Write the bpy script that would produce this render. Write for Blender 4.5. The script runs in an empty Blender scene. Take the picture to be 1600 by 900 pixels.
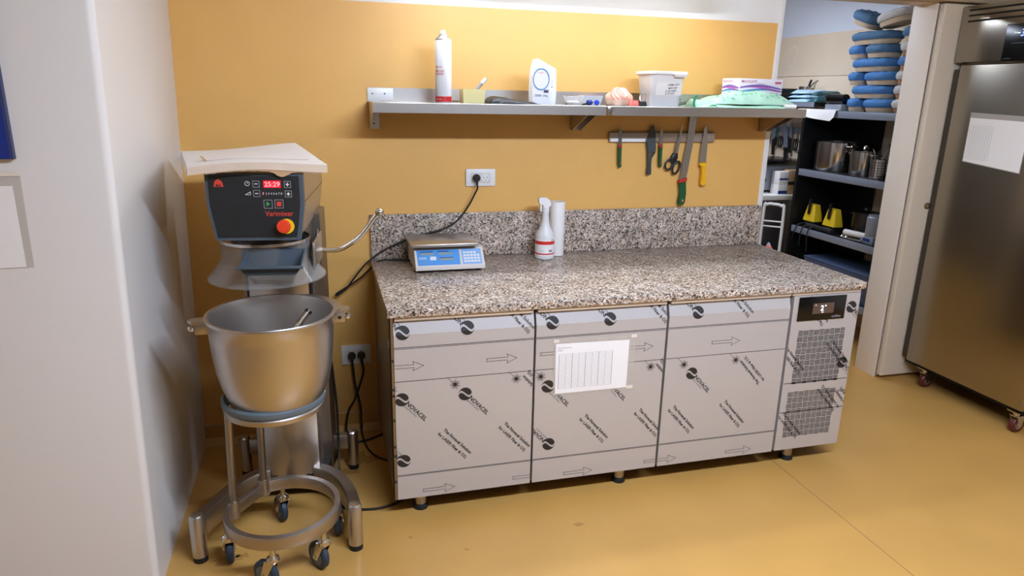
import bpy, bmesh, math, random
from mathutils import Vector, Matrix, Euler
random.seed(7)
SC = bpy.context.scene
COL = SC.collection
PI = math.pi

# ------------------------------------------------------------------ camera
cam_data = bpy.data.cameras.new('camera'); cam = bpy.data.objects.new('camera', cam_data); COL.objects.link(cam)
SC.camera = cam
cam_data.sensor_width = 36.0
cam_data.lens = 1080.8 / 1600 * 36.0
cam_data.clip_start = 0.02; cam_data.clip_end = 50
def _cam():
    yaw, pitch, roll = 0.27031, -0.27434, 0.02066
    f = Vector((math.sin(yaw)*math.cos(pitch), math.cos(yaw)*math.cos(pitch), math.sin(pitch)))
    r = Vector((math.cos(yaw), -math.sin(yaw), 0)); u = r.cross(f)
    c, s = math.cos(roll), math.sin(roll)
    R = c*r + s*u; U = -s*r + c*u
    m = Matrix((R, U, -f)).transposed().to_4x4()
    m.translation = Vector((-0.2030, -3.2006, 1.6201))
    cam.matrix_world = m
_cam()
# ------------------------------------------------------------------ world + exposure
w = bpy.data.worlds.new('world'); SC.world = w; w.use_nodes = True
w.node_tree.nodes['Background'].inputs[0].default_value = (0.55, 0.6, 0.7, 1)
w.node_tree.nodes['Background'].inputs[1].default_value = 0.3
SC.view_settings.view_transform = 'Standard'; SC.view_settings.look = 'None'
SC.view_settings.gamma = 1.0; SC.view_settings.use_curve_mapping = False
SC.view_settings.exposure = 0.6
SC.cycles.use_denoising = True
SC.cycles.max_bounces = 8; SC.cycles.diffuse_bounces = 5; SC.cycles.glossy_bounces = 4
SC.cycles.transparent_max_bounces = 12
SC.cycles.caustics_reflective = False; SC.cycles.caustics_refractive = False
SC.cycles.sample_clamp_indirect = 6.0
# lamp strengths (radiance of each diffuser)
LAMP_WALL = 21.0       # tube over the worktop
LAMP_ROOM = 128.0       # ceiling tube above where the photographer stands
LAMP_REAR = 40.0       # added unseen tube, stands in for daylight in the room behind the doorway

# ------------------------------------------------------------------ materials
def lin(c):
    return tuple(((v/255.0)/12.92 if v/255.0 <= 0.04045 else ((v/255.0+0.055)/1.055)**2.4) for v in c)
MATS = {}
def mat(name, rgb, rough=0.5, metal=0.0, spec=0.5, noise=0.0, nscale=8.0, bump=0.0, bscale=60.0, emit=None, estr=0.0, alpha=1.0, trans=0.0, coat=0.0, stretch=None, ior=1.45, rnoise=0.0):
    m = bpy.data.materials.new(name); m.use_nodes = True; nt = m.node_tree; N = nt.nodes; L = nt.links
    b = N['Principled BSDF']; col = lin(rgb) + (1,)
    b.inputs['Base Color'].default_value = col
    b.inputs['Roughness'].default_value = rough; b.inputs['Metallic'].default_value = metal
    b.inputs['Specular IOR Level'].default_value = spec; b.inputs['IOR'].default_value = ior
    b.inputs['Alpha'].default_value = alpha; b.inputs['Transmission Weight'].default_value = trans
    b.inputs['Coat Weight'].default_value = coat
    if emit: b.inputs['Emission Color'].default_value = lin(emit) + (1,); b.inputs['Emission Strength'].default_value = estr
    if noise or bump or rnoise:
        tc = N.new('ShaderNodeTexCoord'); mp = N.new('ShaderNodeMapping'); L.new(tc.outputs['Object'], mp.inputs[0])
        if stretch: mp.inputs['Scale'].default_value = stretch
        if noise or rnoise:
            n = N.new('ShaderNodeTexNoise'); n.inputs['Scale'].default_value = nscale; n.inputs['Detail'].default_value = 4
            L.new(mp.outputs[0], n.inputs['Vector'])
            if noise:
                mr = N.new('ShaderNodeMapRange'); mr.inputs[1].default_value = 0.25; mr.inputs[2].default_value = 0.75
                mr.inputs[3].default_value = 1-noise; mr.inputs[4].default_value = 1+noise
                L.new(n.outputs['Fac'], mr.inputs[0])
                mx = N.new('ShaderNodeVectorMath'); mx.operation = 'SCALE'; mx.inputs[0].default_value = col[:3]
                L.new(mr.outputs[0], mx.inputs['Scale']); L.new(mx.outputs[0], b.inputs['Base Color'])
            if rnoise:
                m2 = N.new('ShaderNodeMapRange'); m2.inputs[3].default_value = max(rough-rnoise, 0.02); m2.inputs[4].default_value = rough+rnoise
                L.new(n.outputs['Fac'], m2.inputs[0]); L.new(m2.outputs[0], b.inputs['Roughness'])
        if bump:
            n2 = N.new('ShaderNodeTexNoise'); n2.inputs['Scale'].default_value = bscale; n2.inputs['Detail'].default_value = 3
            L.new(mp.outputs[0], n2.inputs['Vector'])
            bp = N.new('ShaderNodeBump'); bp.inputs['Strength'].default_value = bump; bp.inputs['Distance'].default_value = 0.004
            L.new(n2.outputs['Fac'], bp.inputs['Height']); L.new(bp.outputs[0], b.inputs['Normal'])
    MATS[name] = m
    return m
def granite(name):
    m = bpy.data.materials.new(name); m.use_nodes = True; nt = m.node_tree; N = nt.nodes; L = nt.links
    b = N['Principled BSDF']; tc = N.new('ShaderNodeTexCoord')
    wn = N.new('ShaderNodeTexNoise'); wn.inputs['Scale'].default_value = 60; L.new(tc.outputs['Object'], wn.inputs['Vector'])
    ad = N.new('ShaderNodeVectorMath'); ad.operation = 'MULTIPLY_ADD'; ad.inputs[1].default_value = (.012,)*3
    L.new(wn.outputs['Color'], ad.inputs[0]); L.new(tc.outputs['Object'], ad.inputs[2])
    v = N.new('ShaderNodeTexVoronoi'); v.inputs['Scale'].default_value = 170; L.new(ad.outputs[0], v.inputs['Vector'])
    sp = N.new('ShaderNodeSeparateColor'); L.new(v.outputs['Color'], sp.inputs[0])
    r = N.new('ShaderNodeValToRGB'); r.color_ramp.interpolation = 'CONSTANT'
    stops = [(0, (58,51,46)), (.11, (106,94,84)), (.24, (154,137,121)), (.42, (194,175,156)), (.62, (212,197,181)), (.78, (180,142,110)), (.86, (226,215,203))]
    e = r.color_ramp.elements
    e[0].position = 0; e[0].color = lin(stops[0][1])+(1,)
    e[1].position = stops[1][0]; e[1].color = lin(stops[1][1])+(1,)
    for p, c in stops[2:]:
        k = e.new(p); k.color = lin(c)+(1,)
    L.new(sp.outputs[0], r.inputs[0])
    n = N.new('ShaderNodeTexNoise'); n.inputs['Scale'].default_value = 22; n.inputs['Detail'].default_value = 6; L.new(tc.outputs['Object'], n.inputs['Vector'])
    mr = N.new('ShaderNodeMapRange'); mr.inputs[1].default_value = .3; mr.inputs[2].default_value = .7; mr.inputs[3].default_value = .68; mr.inputs[4].default_value = 1.12; L.new(n.outputs['Fac'], mr.inputs[0])
    sc = N.new('ShaderNodeVectorMath'); sc.operation = 'SCALE'; L.new(r.outputs[0], sc.inputs[0]); L.new(mr.outputs[0], sc.inputs['Scale'])
    L.new(sc.outputs[0], b.inputs['Base Color']); b.inputs['Roughness'].default_value = .28
    MATS[name] = m
granite('granite')
def lamp(name, rgb, s):
    m = bpy.data.materials.new(name); m.use_nodes = True; nt = m.node_tree
    for n in list(nt.nodes): nt.nodes.remove(n)
    o = nt.nodes.new('ShaderNodeOutputMaterial'); e = nt.nodes.new('ShaderNodeEmission')
    e.inputs[0].default_value = lin(rgb)+(1,); e.inputs[1].default_value = s; nt.links.new(e.outputs[0], o.inputs[0]); MATS[name] = m
lamp('lamp_wall', (226,238,255), LAMP_WALL); lamp('lamp_room', (210,227,255), LAMP_ROOM); lamp('lamp_rear', (220,232,255), LAMP_REAR)
def clear(name, rgb, opacity, rough=0.08):
    m = bpy.data.materials.new(name); m.use_nodes = True; nt = m.node_tree; N = nt.nodes; L = nt.links
    b = N['Principled BSDF']; b.inputs['Base Color'].default_value = lin(rgb)+(1,); b.inputs['Roughness'].default_value = rough
    t = N.new('ShaderNodeBsdfTransparent'); mx = N.new('ShaderNodeMixShader'); fr = N.new('ShaderNodeLayerWeight'); fr.inputs[0].default_value = .25
    mr = N.new('ShaderNodeMapRange'); mr.inputs[3].default_value = opacity; mr.inputs[4].default_value = min(1, opacity+.45); L.new(fr.outputs['Facing'], mr.inputs[0])
    L.new(mr.outputs[0], mx.inputs[0]); L.new(t.outputs[0], mx.inputs[1]); L.new(b.outputs[0], mx.inputs[2])
    L.new(mx.outputs[0], N['Material Output'].inputs[0]); MATS[name] = m

mat('yellow_panel', (226,174,95), .48, spec=.6, noise=.035, nscale=6, bump=.05, bscale=220)
mat('floor_vinyl', (194,147,77), .34, noise=.07, nscale=3.0, bump=.03, bscale=120, rnoise=.06)
mat('floor_mark', (168,122,62), .5, noise=.15, nscale=40)
mat('white_paint', (226,222,216), .5, noise=.015, nscale=3)
mat('white_panel', (222,216,209), .38, noise=.012, nscale=2)
mat('unseen_wall_dark', (120,111,102), .6, noise=.05, nscale=2)  # dark tone given to unseen walls so the steel reflects darker
mat('ceiling_paint', (226,224,218), .8, noise=.01)
mat('beige_paint', (226,204,176), .7, noise=.03, nscale=5)
mat('rear_daylit_white', (214,218,226), .8, noise=.01)  # white with the room's bluish daylight put into the colour
mat('door_beige', (222,206,182), .45, noise=.015)
mat('joint_white', (225,215,200), .6)
mat('steel', (198,192,186), .34, metal=1, noise=.03, nscale=3)
mat('handle_alu', (214,202,190), .45, metal=.35)
mat('steel_h', (190,184,176), .3, metal=1, noise=.03, nscale=3)
mat('steel_dull', (150,142,134), .38, metal=1, noise=.05, nscale=4)
mat('steel_polished', (205,200,194), .16, metal=1)
mat('steel_cast', (180,172,164), .38, metal=1, noise=.05, nscale=6)
mat('steel_dark', (92,88,84), .3, metal=1, noise=.05)
mat('fridge_steel', (166,158,144), .26, metal=1, noise=.03, nscale=2)
mat('film', (190,184,180), .34, metal=.25, noise=.012, nscale=4)
mat('film_print', (40,37,35), .55)
mat('gap_black', (14,14,14), .7)
mat('black_plastic', (24,24,25), .45)
mat('black_rubber', (22,22,23), .6)
mat('black_gloss', (9,9,10), .22)
mat('panel_black', (34,35,36), .5, noise=.12, nscale=12)
mat('bezel_grey', (74,84,92), .5, noise=.05)
mat('wheel_blue', (38,52,66), .55)
mat('grey_rubber', (92,104,110), .5, noise=.05)
mat('white_plastic', (232,230,226), .35)
mat('offwhite_plastic', (216,208,198), .4)
mat('paper', (236,231,226), .7, noise=.01)
mat('cardboard_flap_shaded', (210,190,168), .75, noise=.04, nscale=20)  # kraft tone with the front flap's shading mixed into the colour
mat('jamb_paint', (238,224,206), .5)
mat('slit_brown', (96,76,58), .8)
mat('cardboard', (222,212,202), .75, noise=.03, nscale=14)
mat('cardboard_brown', (186,150,112), .8, noise=.08, nscale=30)
mat('print_grey', (96,92,98), .7)
mat('print_light', (168,162,162), .7)
mat('red_paint', (206,46,40), .4)
mat('red_text', (214,70,52), .5)
mat('red_button', (226,66,36), .35)
mat('yellow_paint', (240,196,30), .4)
mat('led_red', (150,10,20), .4, emit=(255,30,50), estr=.5)
mat('led_digit', (255,120,120), .4, emit=(255,120,130), estr=1.6)
mat('white_print', (225,225,225), .5)
mat('grey_print', (150,150,150), .5)
mat('green_print', (50,160,80), .5)
mat('blue_board', (22,44,122), .4)
mat('blue_board_edge', (52,60,96), .5)
mat('scale_blue', (84,150,214), .4)
mat('scale_blue_light', (136,176,222), .4)
mat('lcd', (150,156,140), .3)
mat('cable_black', (18,18,19), .45)
mat('handle_green', (24,82,40), .42)
mat('handle_red', (178,52,40), .45)
mat('handle_yellow', (238,178,22), .4)
mat('blade', (178,172,164), .25, metal=1)
mat('blade_dark', (66,72,72), .45, noise=.08)
mat('can_white', (240,240,240), .3)
mat('cup_yellow', (248,234,164), .5)
mat('sugar_paper', (242,242,244), .55, bump=.12, bscale=25)
mat('sugar_blue', (70,140,196), .5)
mat('sugar_text', (50,48,96), .6)
mat('pink_net', (224,182,156), .5, noise=.12, nscale=20, bump=.3, bscale=35)
mat('pink_red', (232,120,104), .5)
mat('bucket_white', (234,230,226), .35, alpha=.93)
mat('green_bag', (176,216,190), .4, noise=.1, nscale=28, bump=.3, bscale=40)
mat('green_bag_print', (96,176,124), .5)
mat('green_strip', (34,156,104), .5)
mat('glove_white', (238,232,238), .5)
mat('glove_purple', (132,92,172), .5); mat('glove_pink', (222,110,170), .5); mat('glove_blue', (96,140,200), .5); mat('glove_text', (190,90,120), .5)
mat('blue_cap', (44,74,200), .35)
mat('rack_black', (12,12,13), .5)
mat('rack_blue_steel', (150,157,170), .4, metal=.4)
mat('basket_tub', (206,184,156), .75, noise=.08, nscale=30, bump=.2, bscale=50)
mat('cover_blue', (70,124,180), .75, noise=.12, nscale=40, bump=.35, bscale=70)
mat('cover_teal', (74,112,144), .75, noise=.12, nscale=40, bump=.35, bscale=70)
mat('cover_grey', (196,192,186), .75, noise=.1, nscale=40, bump=.35, bscale=70)
mat('tub_brown', (176,128,96), .75, noise=.08, nscale=30)
mat('yellow_dim', (226,190,34), .5)
mat('bag_pale', (176,208,228), .4, bump=.3, bscale=30)
mat('bag_teal', (44,92,96), .4, bump=.3, bscale=30)
mat('poly_board', (232,228,220), .5)
mat('grey_machine', (160,166,176), .4, metal=.4)
mat('crate_blue', (74,86,112), .5)
mat('box_navy', (30,52,120), .5)
mat('lit_slot', (52,46,38), .6)  # lower grille slots: amber light coming through, put in as brown
mat('screen', (60,48,40), .3, emit=(110,84,70), estr=.25)
mat('digit_white', (235,240,255), .4, emit=(220,235,255), estr=1.2)
mat('digit_blue', (90,110,255), .4, emit=(110,130,255), estr=2.2)
mat('caster_red', (88,30,26), .45)
mat('wood_trim', (196,172,136), .55, noise=.06)
mat('tape', (226,214,196), .45)
mat('bottle_white', (226,224,220), .35, alpha=.95)
mat('bottle_liquid', (216,208,200), .4)
mat('steel_whisk', (170,168,166), .25, metal=1)
mat('stain', (150,118,70), .7)
clear('clear_guard', (170,164,156), .10, .10)
clear('clear_cup', (225,225,222), .25, .1)
clear('clear_sleeve', (226,216,204), .30, .15)

# ------------------------------------------------------------------ geometry helpers
class MB:
    """collects shapes; build() links them as ONE mesh object"""
    def __init__(s): s.v = []; s.f = []
    def raw(s, vs, fs):
        o = len(s.v); s.v += [tuple(p) for p in vs]; s.f += [tuple(i+o for i in f) for f in fs]; return s
    def bm(s, bm):
        bm.verts.index_update(); s.raw([v.co[:] for v in bm.verts], [[v.index for v in f.verts] for f in bm.faces]); bm.free(); return s
    def box(s, x0, x1, y0, y1, z0, z1, bev=0.0, seg=2, M=None):
        bm = bmesh.new(); bmesh.ops.create_cube(bm, size=1)
        for v in bm.verts: v.co = Vector(((x0+x1)/2+v.co.x*(x1-x0), (y0+y1)/2+v.co.y*(y1-y0), (z0+z1)/2+v.co.z*(z1-z0)))
        if bev: bmesh.ops.bevel(bm, geom=list(bm.edges), offset=bev, segments=seg, affect='EDGES', profile=.5)
        if M: bmesh.ops.transform(bm, matrix=M, verts=list(bm.verts))
        return s.bm(bm)
    def cyl(s, p0, p1, r0, r1=None, n=20, caps=True):
        r1 = r0 if r1 is None else r1
        p0 = Vector(p0); p1 = Vector(p1); d = (p1-p0).normalized()
        a = d.orthogonal().normalized(); b = d.cross(a)
        vs = []
        for p, r in ((p0, r0), (p1, r1)):
            for i in range(n):
                t = 2*PI*i/n; vs.append(p+a*(r*math.cos(t))+b*(r*math.sin(t)))
        fs = [(i, (i+1) % n, n+(i+1) % n, n+i) for i in range(n)]
        if caps: fs += [tuple(range(n))[::-1], tuple(range(n, 2*n))]
        return s.raw(vs, fs)
    def lathe(s, prof, c=(0,0,0), n=40, axis='z', sx=1.0, sy=1.0, closed=False):
        vs = []; m = len(prof)
        for r, h in prof:
            for i in range(n):
                t = 2*PI*i/n; x, y = r*math.cos(t)*sx, r*math.sin(t)*sy
                p = {'z': (x, y, h), 'y': (x, h, y), 'x': (h, x, y)}[axis]
                vs.append((c[0]+p[0], c[1]+p[1], c[2]+p[2]))
        fs = []
        for k in range(m-1 if not closed else m):
            k2 = (k+1) % m
            for i in range(n): fs.append((k*n+i, k*n+(i+1) % n, k2*n+(i+1) % n, k2*n+i))
        if not closed:
            if prof[0][0] > 1e-6: fs.append(tuple(range(n))[::-1])
            if prof[-1][0] > 1e-6: fs.append(tuple(range((m-1)*n, m*n)))
        return s.raw(vs, fs)
    def shell(s, prof, c=(0,0,0), n=40, sx=1.0, sy=1.0):
        return s.lathe(prof, c, n, 'z', sx, sy, closed=True)
    def prism(s, poly, fn, d0, d1):
        n = len(poly); vs = [fn(a, b, d0) for a, b in poly] + [fn(a, b, d1) for a, b in poly]
        return s.raw(vs, [tuple(range(n))[::-1], tuple(range(n, 2*n))] + [(i, (i+1) % n, n+(i+1) % n, n+i) for i in range(n)])
    def tube(s, pts, r, n=10, smooth=6, caps=True, rs=None, closed=False):
        P = [Vector(p) for p in pts]
        if smooth and len(P) > 2: P, idx = spline(P, smooth, closed)
        m = len(P); vs = []; prev = None
        for i, p in enumerate(P):
            d = (P[(i+1) % m]-P[i-1]) if closed else (P[min(i+1, m-1)]-P[max(i-1, 0)])
            d = d.normalized()
            a = d.orthogonal().normalized() if prev is None else (prev - d*prev.dot(d)).normalized()
            prev = a; b = d.cross(a)
            rr = r if rs is None else rs(i/(m-1))
            for k in range(n):
                t = 2*PI*k/n; vs.append(p+a*(rr*math.cos(t))+b*(rr*math.sin(t)))
        fs = []
        for i in range(m if closed else m-1):
            j = (i+1) % m
            for k in range(n): fs.append((i*n+k, i*n+(k+1) % n, j*n+(k+1) % n, j*n+k))
        if caps and not closed: fs += [tuple(range(n))[::-1], tuple(range((m-1)*n, m*n))]
        return s.raw(vs, fs)
    def bar(s, pts, w, h, smooth=6, closed=False):
        """rectangular section swept along a path; w across, h up (z)"""
        P = [Vector(p) for p in pts]
        if smooth and len(P) > 2: P, _ = spline(P, smooth, closed)
        m = len(P); vs = []
        for i, p in enumerate(P):
            d = (P[(i+1) % m]-P[i-1]) if closed else (P[min(i+1, m-1)]-P[max(i-1, 0)])
            d.z = 0; d = d.normalized(); a = Vector((-d.y, d.x, 0))*(w/2); u = Vector((0, 0, h/2)); e = .15
            for q in ((-1,-1+e),(-1+e,-1),(1-e,-1),(1,-1+e),(1,1-e),(1-e,1),(-1+e,1),(-1,1-e)): vs.append(p+a*q[0]+u*q[1])
        fs = []
        for i in range(m if closed else m-1):
            j = (i+1) % m
            for k in range(8): fs.append((i*8+k, i*8+(k+1) % 8, j*8+(k+1) % 8, j*8+k))
        if not closed: fs += [tuple(range(8))[::-1], tuple(range((m-1)*8, m*8))]
        return s.raw(vs, fs)
    def d2(s, vf, fn):
        return s.raw([fn(u, v) for u, v in vf[0]], vf[1])
    def build(s, name, material, parent=None, world=True, smooth=35, label=None):
        me = bpy.data.meshes.new(name)
        vs = s.v
        o = bpy.data.objects.new(name, me); COL.objects.link(o)
        if parent is not None:
            o.parent = parent
            if world:
                Mi = root_matrix(parent).inverted(); vs = [Mi @ Vector(v) for v in vs]
        else:
            xs = [v[0] for v in vs]; ys = [v[1] for v in vs]; zs = [v[2] for v in vs]
            c = Vector(((min(xs)+max(xs))/2, (min(ys)+max(ys))/2, min(zs)))
            vs = [Vector(v)-c for v in vs]; o.location = c
        me.from_pydata([tuple(v) for v in vs], [], s.f); me.validate(); 
        b = bmesh.new(); b.from_mesh(me); bmesh.ops.recalc_face_normals(b, faces=list(b.faces)); b.to_mesh(me); b.free()
        if smooth:
            me.polygons.foreach_set('use_smooth', [True]*len(me.polygons)); me.set_sharp_from_angle(angle=math.radians(smooth))
        me.materials.append(MATS[material] if isinstance(material, str) else material)
        if label: o['label'] = label
        me.update()
        return o
def spline(P, k, closed=False):
    out = []; n = len(P)
    for i in range(n if closed else n-1):
        p0 = P[(i-1) % n] if closed else P[max(i-1, 0)]; p1 = P[i]; p2 = P[(i+1) % n]; p3 = P[(i+2) % n] if closed else P[min(i+2, n-1)]
        for j in range(k):
            t = j/k
            out.append(.5*((2*p1)+(p2-p0)*t+(2*p0-5*p1+4*p2-p3)*t*t+(3*p1-p0-3*p2+p3)*t**3))
    if not closed: out.append(P[-1])
    return out, None
def root_matrix(o):
    m = Matrix.LocRotScale(o.location, o.rotation_euler, o.scale)
    while o.parent:
        o = o.parent; m = Matrix.LocRotScale(o.location, o.rotation_euler, o.scale) @ m
    return m
def thing(name, label, cat, loc=(0,0,0), rz=0, group=None):
    o = bpy.data.objects.new(name, None); COL.objects.link(o); o.location = loc; o.rotation_euler = (0,0,rz); o.empty_display_size = .05
    return tag(o, label, cat, group)
def tag(o, label, cat, group=None):
    o['label'] = label; o['category'] = cat
    if group: o['group'] = group
    return o
def struct(o, label=None):
    o['kind'] = 'structure'
    if label: o['label'] = label
    return o
def copy_tree(o, parent=None):
    c = o.copy(); COL.objects.link(c); c.parent = parent
    for ch in o.children: copy_tree(ch, c)
    return c
_tc = {}
def text2d(s, width=None, height=None, bold=0.0, shear=0.0):
    """flat lettering as (verts, faces), left-bottom at the origin"""
    key = (s, bold, shear)
    if key not in _tc:
        cu = bpy.data.curves.new('lettering', 'FONT'); cu.body = s; cu.size = 1; cu.offset = bold; cu.shear = shear; cu.resolution_u = 3
        ob = bpy.data.objects.new('lettering', cu); COL.objects.link(ob)
        dg = bpy.context.evaluated_depsgraph_get(); ev = ob.evaluated_get(dg); me = ev.to_mesh()
        _tc[key] = ([(v.co.x, v.co.y) for v in me.vertices], [tuple(p.vertices) for p in me.polygons])
        ev.to_mesh_clear(); bpy.data.objects.remove(ob); bpy.data.curves.remove(cu)
    vs, fs = _tc[key]
    if not vs: return [], []
    x0 = min(v[0] for v in vs); x1 = max(v[0] for v in vs); y0 = min(v[1] for v in vs); y1 = max(v[1] for v in vs)
    if width and height: kx, ky = width/(x1-x0), height/(y1-y0)
    elif width: kx = ky = width/(x1-x0)
    else: kx = ky = height/(y1-y0)
    return [((x-x0)*kx, (y-y0)*ky) for x, y in vs], fs
def rect(x0, y0, x1, y1): return [(x0,y0),(x1,y0),(x1,y1),(x0,y1)], [(0,1,2,3)]
def disc(cx, cy, r, n=28, ry=None):
    ry = ry or r
    return [(cx+r*math.cos(2*PI*i/n), cy+ry*math.sin(2*PI*i/n)) for i in range(n)], [tuple(range(n))]
def ring(cx, cy, r0, r1, n=32, k=1.0):
    vs = [(cx+r*math.cos(2*PI*i/n), cy+k*r*math.sin(2*PI*i/n)) for r in (r0, r1) for i in range(n)]
    return vs, [(i, (i+1) % n, n+(i+1) % n, n+i) for i in range(n)]
def frame2(x0, y0, x1, y1, t):
    vs, fs = [], []
    for q in (rect(x0,y0,x1,y0+t), rect(x0,y1-t,x1,y1), rect(x0,y0+t,x0+t,y1-t), rect(x1-t,y0+t,x1,y1-t)):
        o = len(vs); vs += q[0]; fs += [tuple(i+o for i in f) for f in q[1]]
    return vs, fs
def poly2(pts): return list(pts), [tuple(range(len(pts)))]
def stroke(pts, w, closed=False):
    vs, fs = [], []; P = list(pts)+([pts[0]] if closed else [])
    for (x0, y0), (x1, y1) in zip(P, P[1:]):
        d = math.hypot(x1-x0, y1-y0) or 1e-9; nx, ny = -(y1-y0)/d*w/2, (x1-x0)/d*w/2; ex, ey = (x1-x0)/d*w*.3, (y1-y0)/d*w*.3
        o = len(vs); vs += [(x0-ex+nx,y0-ey+ny),(x1+ex+nx,y1+ey+ny),(x1+ex-nx,y1+ey-ny),(x0-ex-nx,y0-ey-ny)]; fs.append((o,o+1,o+2,o+3))
    return vs, fs
def ribbon(pts, ws):
    """thick 2-D line of varying width"""
    vs, fs = [], []
    for i, (x, y) in enumerate(pts):
        a = pts[max(i-1,0)]; b = pts[min(i+1,len(pts)-1)]; d = math.hypot(b[0]-a[0], b[1]-a[1]) or 1e-9
        nx, ny = -(b[1]-a[1])/d*ws[i]/2, (b[0]-a[0])/d*ws[i]/2; vs += [(x+nx,y+ny),(x-nx,y-ny)]
        if i: fs.append((2*i-2, 2*i-1, 2*i+1, 2*i))
    return vs, fs
def xf(vf, ang=0, ox=0, oy=0):
    c, s = math.cos(ang), math.sin(ang)
    return [(ox+x*c-y*s, oy+x*s+y*c) for x, y in vf[0]], vf[1]
def join2(*l):
    vs, fs = [], []
    for q in l:
        o = len(vs); vs += q[0]; fs += [tuple(i+o for i in f) for f in q[1]]
    return vs, fs
# ------------------------------------------------------------------ the setting
CEIL = 2.52
fl = struct(MB().box(-2.9, 4.2, -4.7, 3.5, -.06, 0).build('floor', 'floor_vinyl'))
MB().box(1.748, 1.752, -3.0, .012, 0, .0006).build('floor_seam', 'stain', fl)
random.seed(21)
for sx, sy, sr in ((-.60,-.905,.030),(-.545,-.895,.014),(-.10,-.30,.05),(-.17,-.40,.03),(.24,-1.05,.006),(.05,-.93,.007),(.70,-1.0,.012)):
    pts = [(sx+sr*(1+.5*random.uniform(-1,1))*math.cos(2*PI*i/14)*1.5, sy+sr*(1+.5*random.uniform(-1,1))*math.sin(2*PI*i/14)) for i in range(14)]
    MB().d2(poly2(pts), lambda u, v: (u, v, .0004)).build('floor_stain', 'floor_mark', fl, smooth=0)
struct(MB().box(-2.9, 4.2, -4.7, 3.5, CEIL, CEIL+.08).build('ceiling', 'ceiling_paint'))
wb = struct(MB().box(-.84, 2.03, .012, .15, 0, CEIL).build('wall_back', 'white_paint'))
MB().box(-.80, 2.031, -.0005, .012, .098, 1.982).build('wall_panel', 'yellow_panel', wb)
MB().box(-.80, 2.031, .0015, .012, .093, .098).build('panel_joint', 'joint_white', wb)
MB().box(-.80, 2.031, -.0005, .012, 0.0, .093).raw([(-.80,-.03,0.0005),(2.03,-.03,.0005),(2.03,-.0005,.03),(-.80,-.0005,.03)], [(0,1,2,3)]).build('floor_upstand', 'floor_vinyl', wb)
struct(MB().box(2.031, 2.060, -.004, .154, 0, CEIL, bev=.002).build('trim_1', 'white_paint'))
struct(MB().box(2.06, 2.987, .012, .15, 2.125, CEIL).build('wall_lintel', 'door_beige'))
struct(MB().box(2.055, 3.98, -.062, .010, 2.128, 2.17, bev=.003).build('trim_2', 'wood_trim'))
struct(MB().box(2.987, 4.05, .012, .15, 0, CEIL).build('wall_back_right', 'white_paint'))
struct(MB().box(2.982, 2.9875, -.008, .156, 0, 2.125, bev=.0015).build('trim_3', 'jamb_paint'))
# sliding door leaf parked in front of the wall
dr = struct(MB().box(2.992, 3.95, -.046, -.006, .018, 2.12, bev=.008, seg=3).build('door_1', 'door_beige'))
h = MB(); h.lathe([(.018,-.0505),(.018,-.045)], (3.105,0,1.052), 24, 'y'); h.lathe([(.013,-.052),(.018,-.0505)], (3.105,0,1.052), 24, 'y'); h.build('finger_pull', 'steel_cast', dr)
MB().lathe([(.0105,-.0525),(.0105,-.05)], (3.105,0,1.052), 20, 'y').build('pull_recess', 'stain', dr)
# white partition block on the left: a side face along the mixer, a front face with rounded edge
def leftwall():
    m = MB(); r = .022; x1 = -.793; y0 = -1.035
    pl = [(-2.9, .012), (-2.9, y0)] + [(x1-r+r*math.sin(a), y0+r-r*math.cos(a)) for a in [PI/2*i/8 for i in range(9)]] + [(x1, .012)]
    n = len(pl); vs = []
    for z in (0, CEIL): vs += [(x+(.0195*z if x > -2 else 0), y, z) for x, y in pl]
    m.raw(vs, [tuple(range(n))[::-1], tuple(range(n, 2*n))]+[(i, (i+1) % n, n+(i+1) % n, n+i) for i in range(n)])
    return m
wl = struct(leftwall().build('wall_left', 'white_panel'))
struct(MB().box(-2.96, -2.9, -4.7, -1.0, 0, CEIL).build('wall_far_left', 'white_paint'))
struct(MB().box(-2.96, 4.2, -4.76, -4.7, 0, CEIL).build('wall_front', 'unseen_wall_dark'))
struct(MB().box(3.96, 4.05, -4.7, .012, 0, CEIL).build('wall_right', 'white_paint'))
# room behind the doorway
wr = struct(MB().box(3.60, 3.68, .15, 3.5, 0, CEIL).build('wall_rear_right', 'rear_daylit_white'))
MB().box(3.592, 3.60, .15, 3.42, 1.80, 2.112).build('wall_cladding', 'beige_paint', wr)
MB().box(3.586, 3.60, .15, 3.42, 0, 1.795, bev=.002).build('wall_cladding', 'beige_paint', wr)
st = MB(); st.d2(xf(ring(0,0,.045,.055,28,1.6), -.25), lambda u, v: (3.5915, 1.99-u, 1.955+v)); st.build('ring_stain', 'tape', wr)
struct(MB().box(1.0, 3.68, 3.42, 3.5, 0, CEIL).build('wall_rear', 'unseen_wall_dark'))
struct(MB().box(.94, 1.0, .15, 3.5, 0, CEIL).build('wall_rear_left', 'unseen_wall_dark'))

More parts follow.
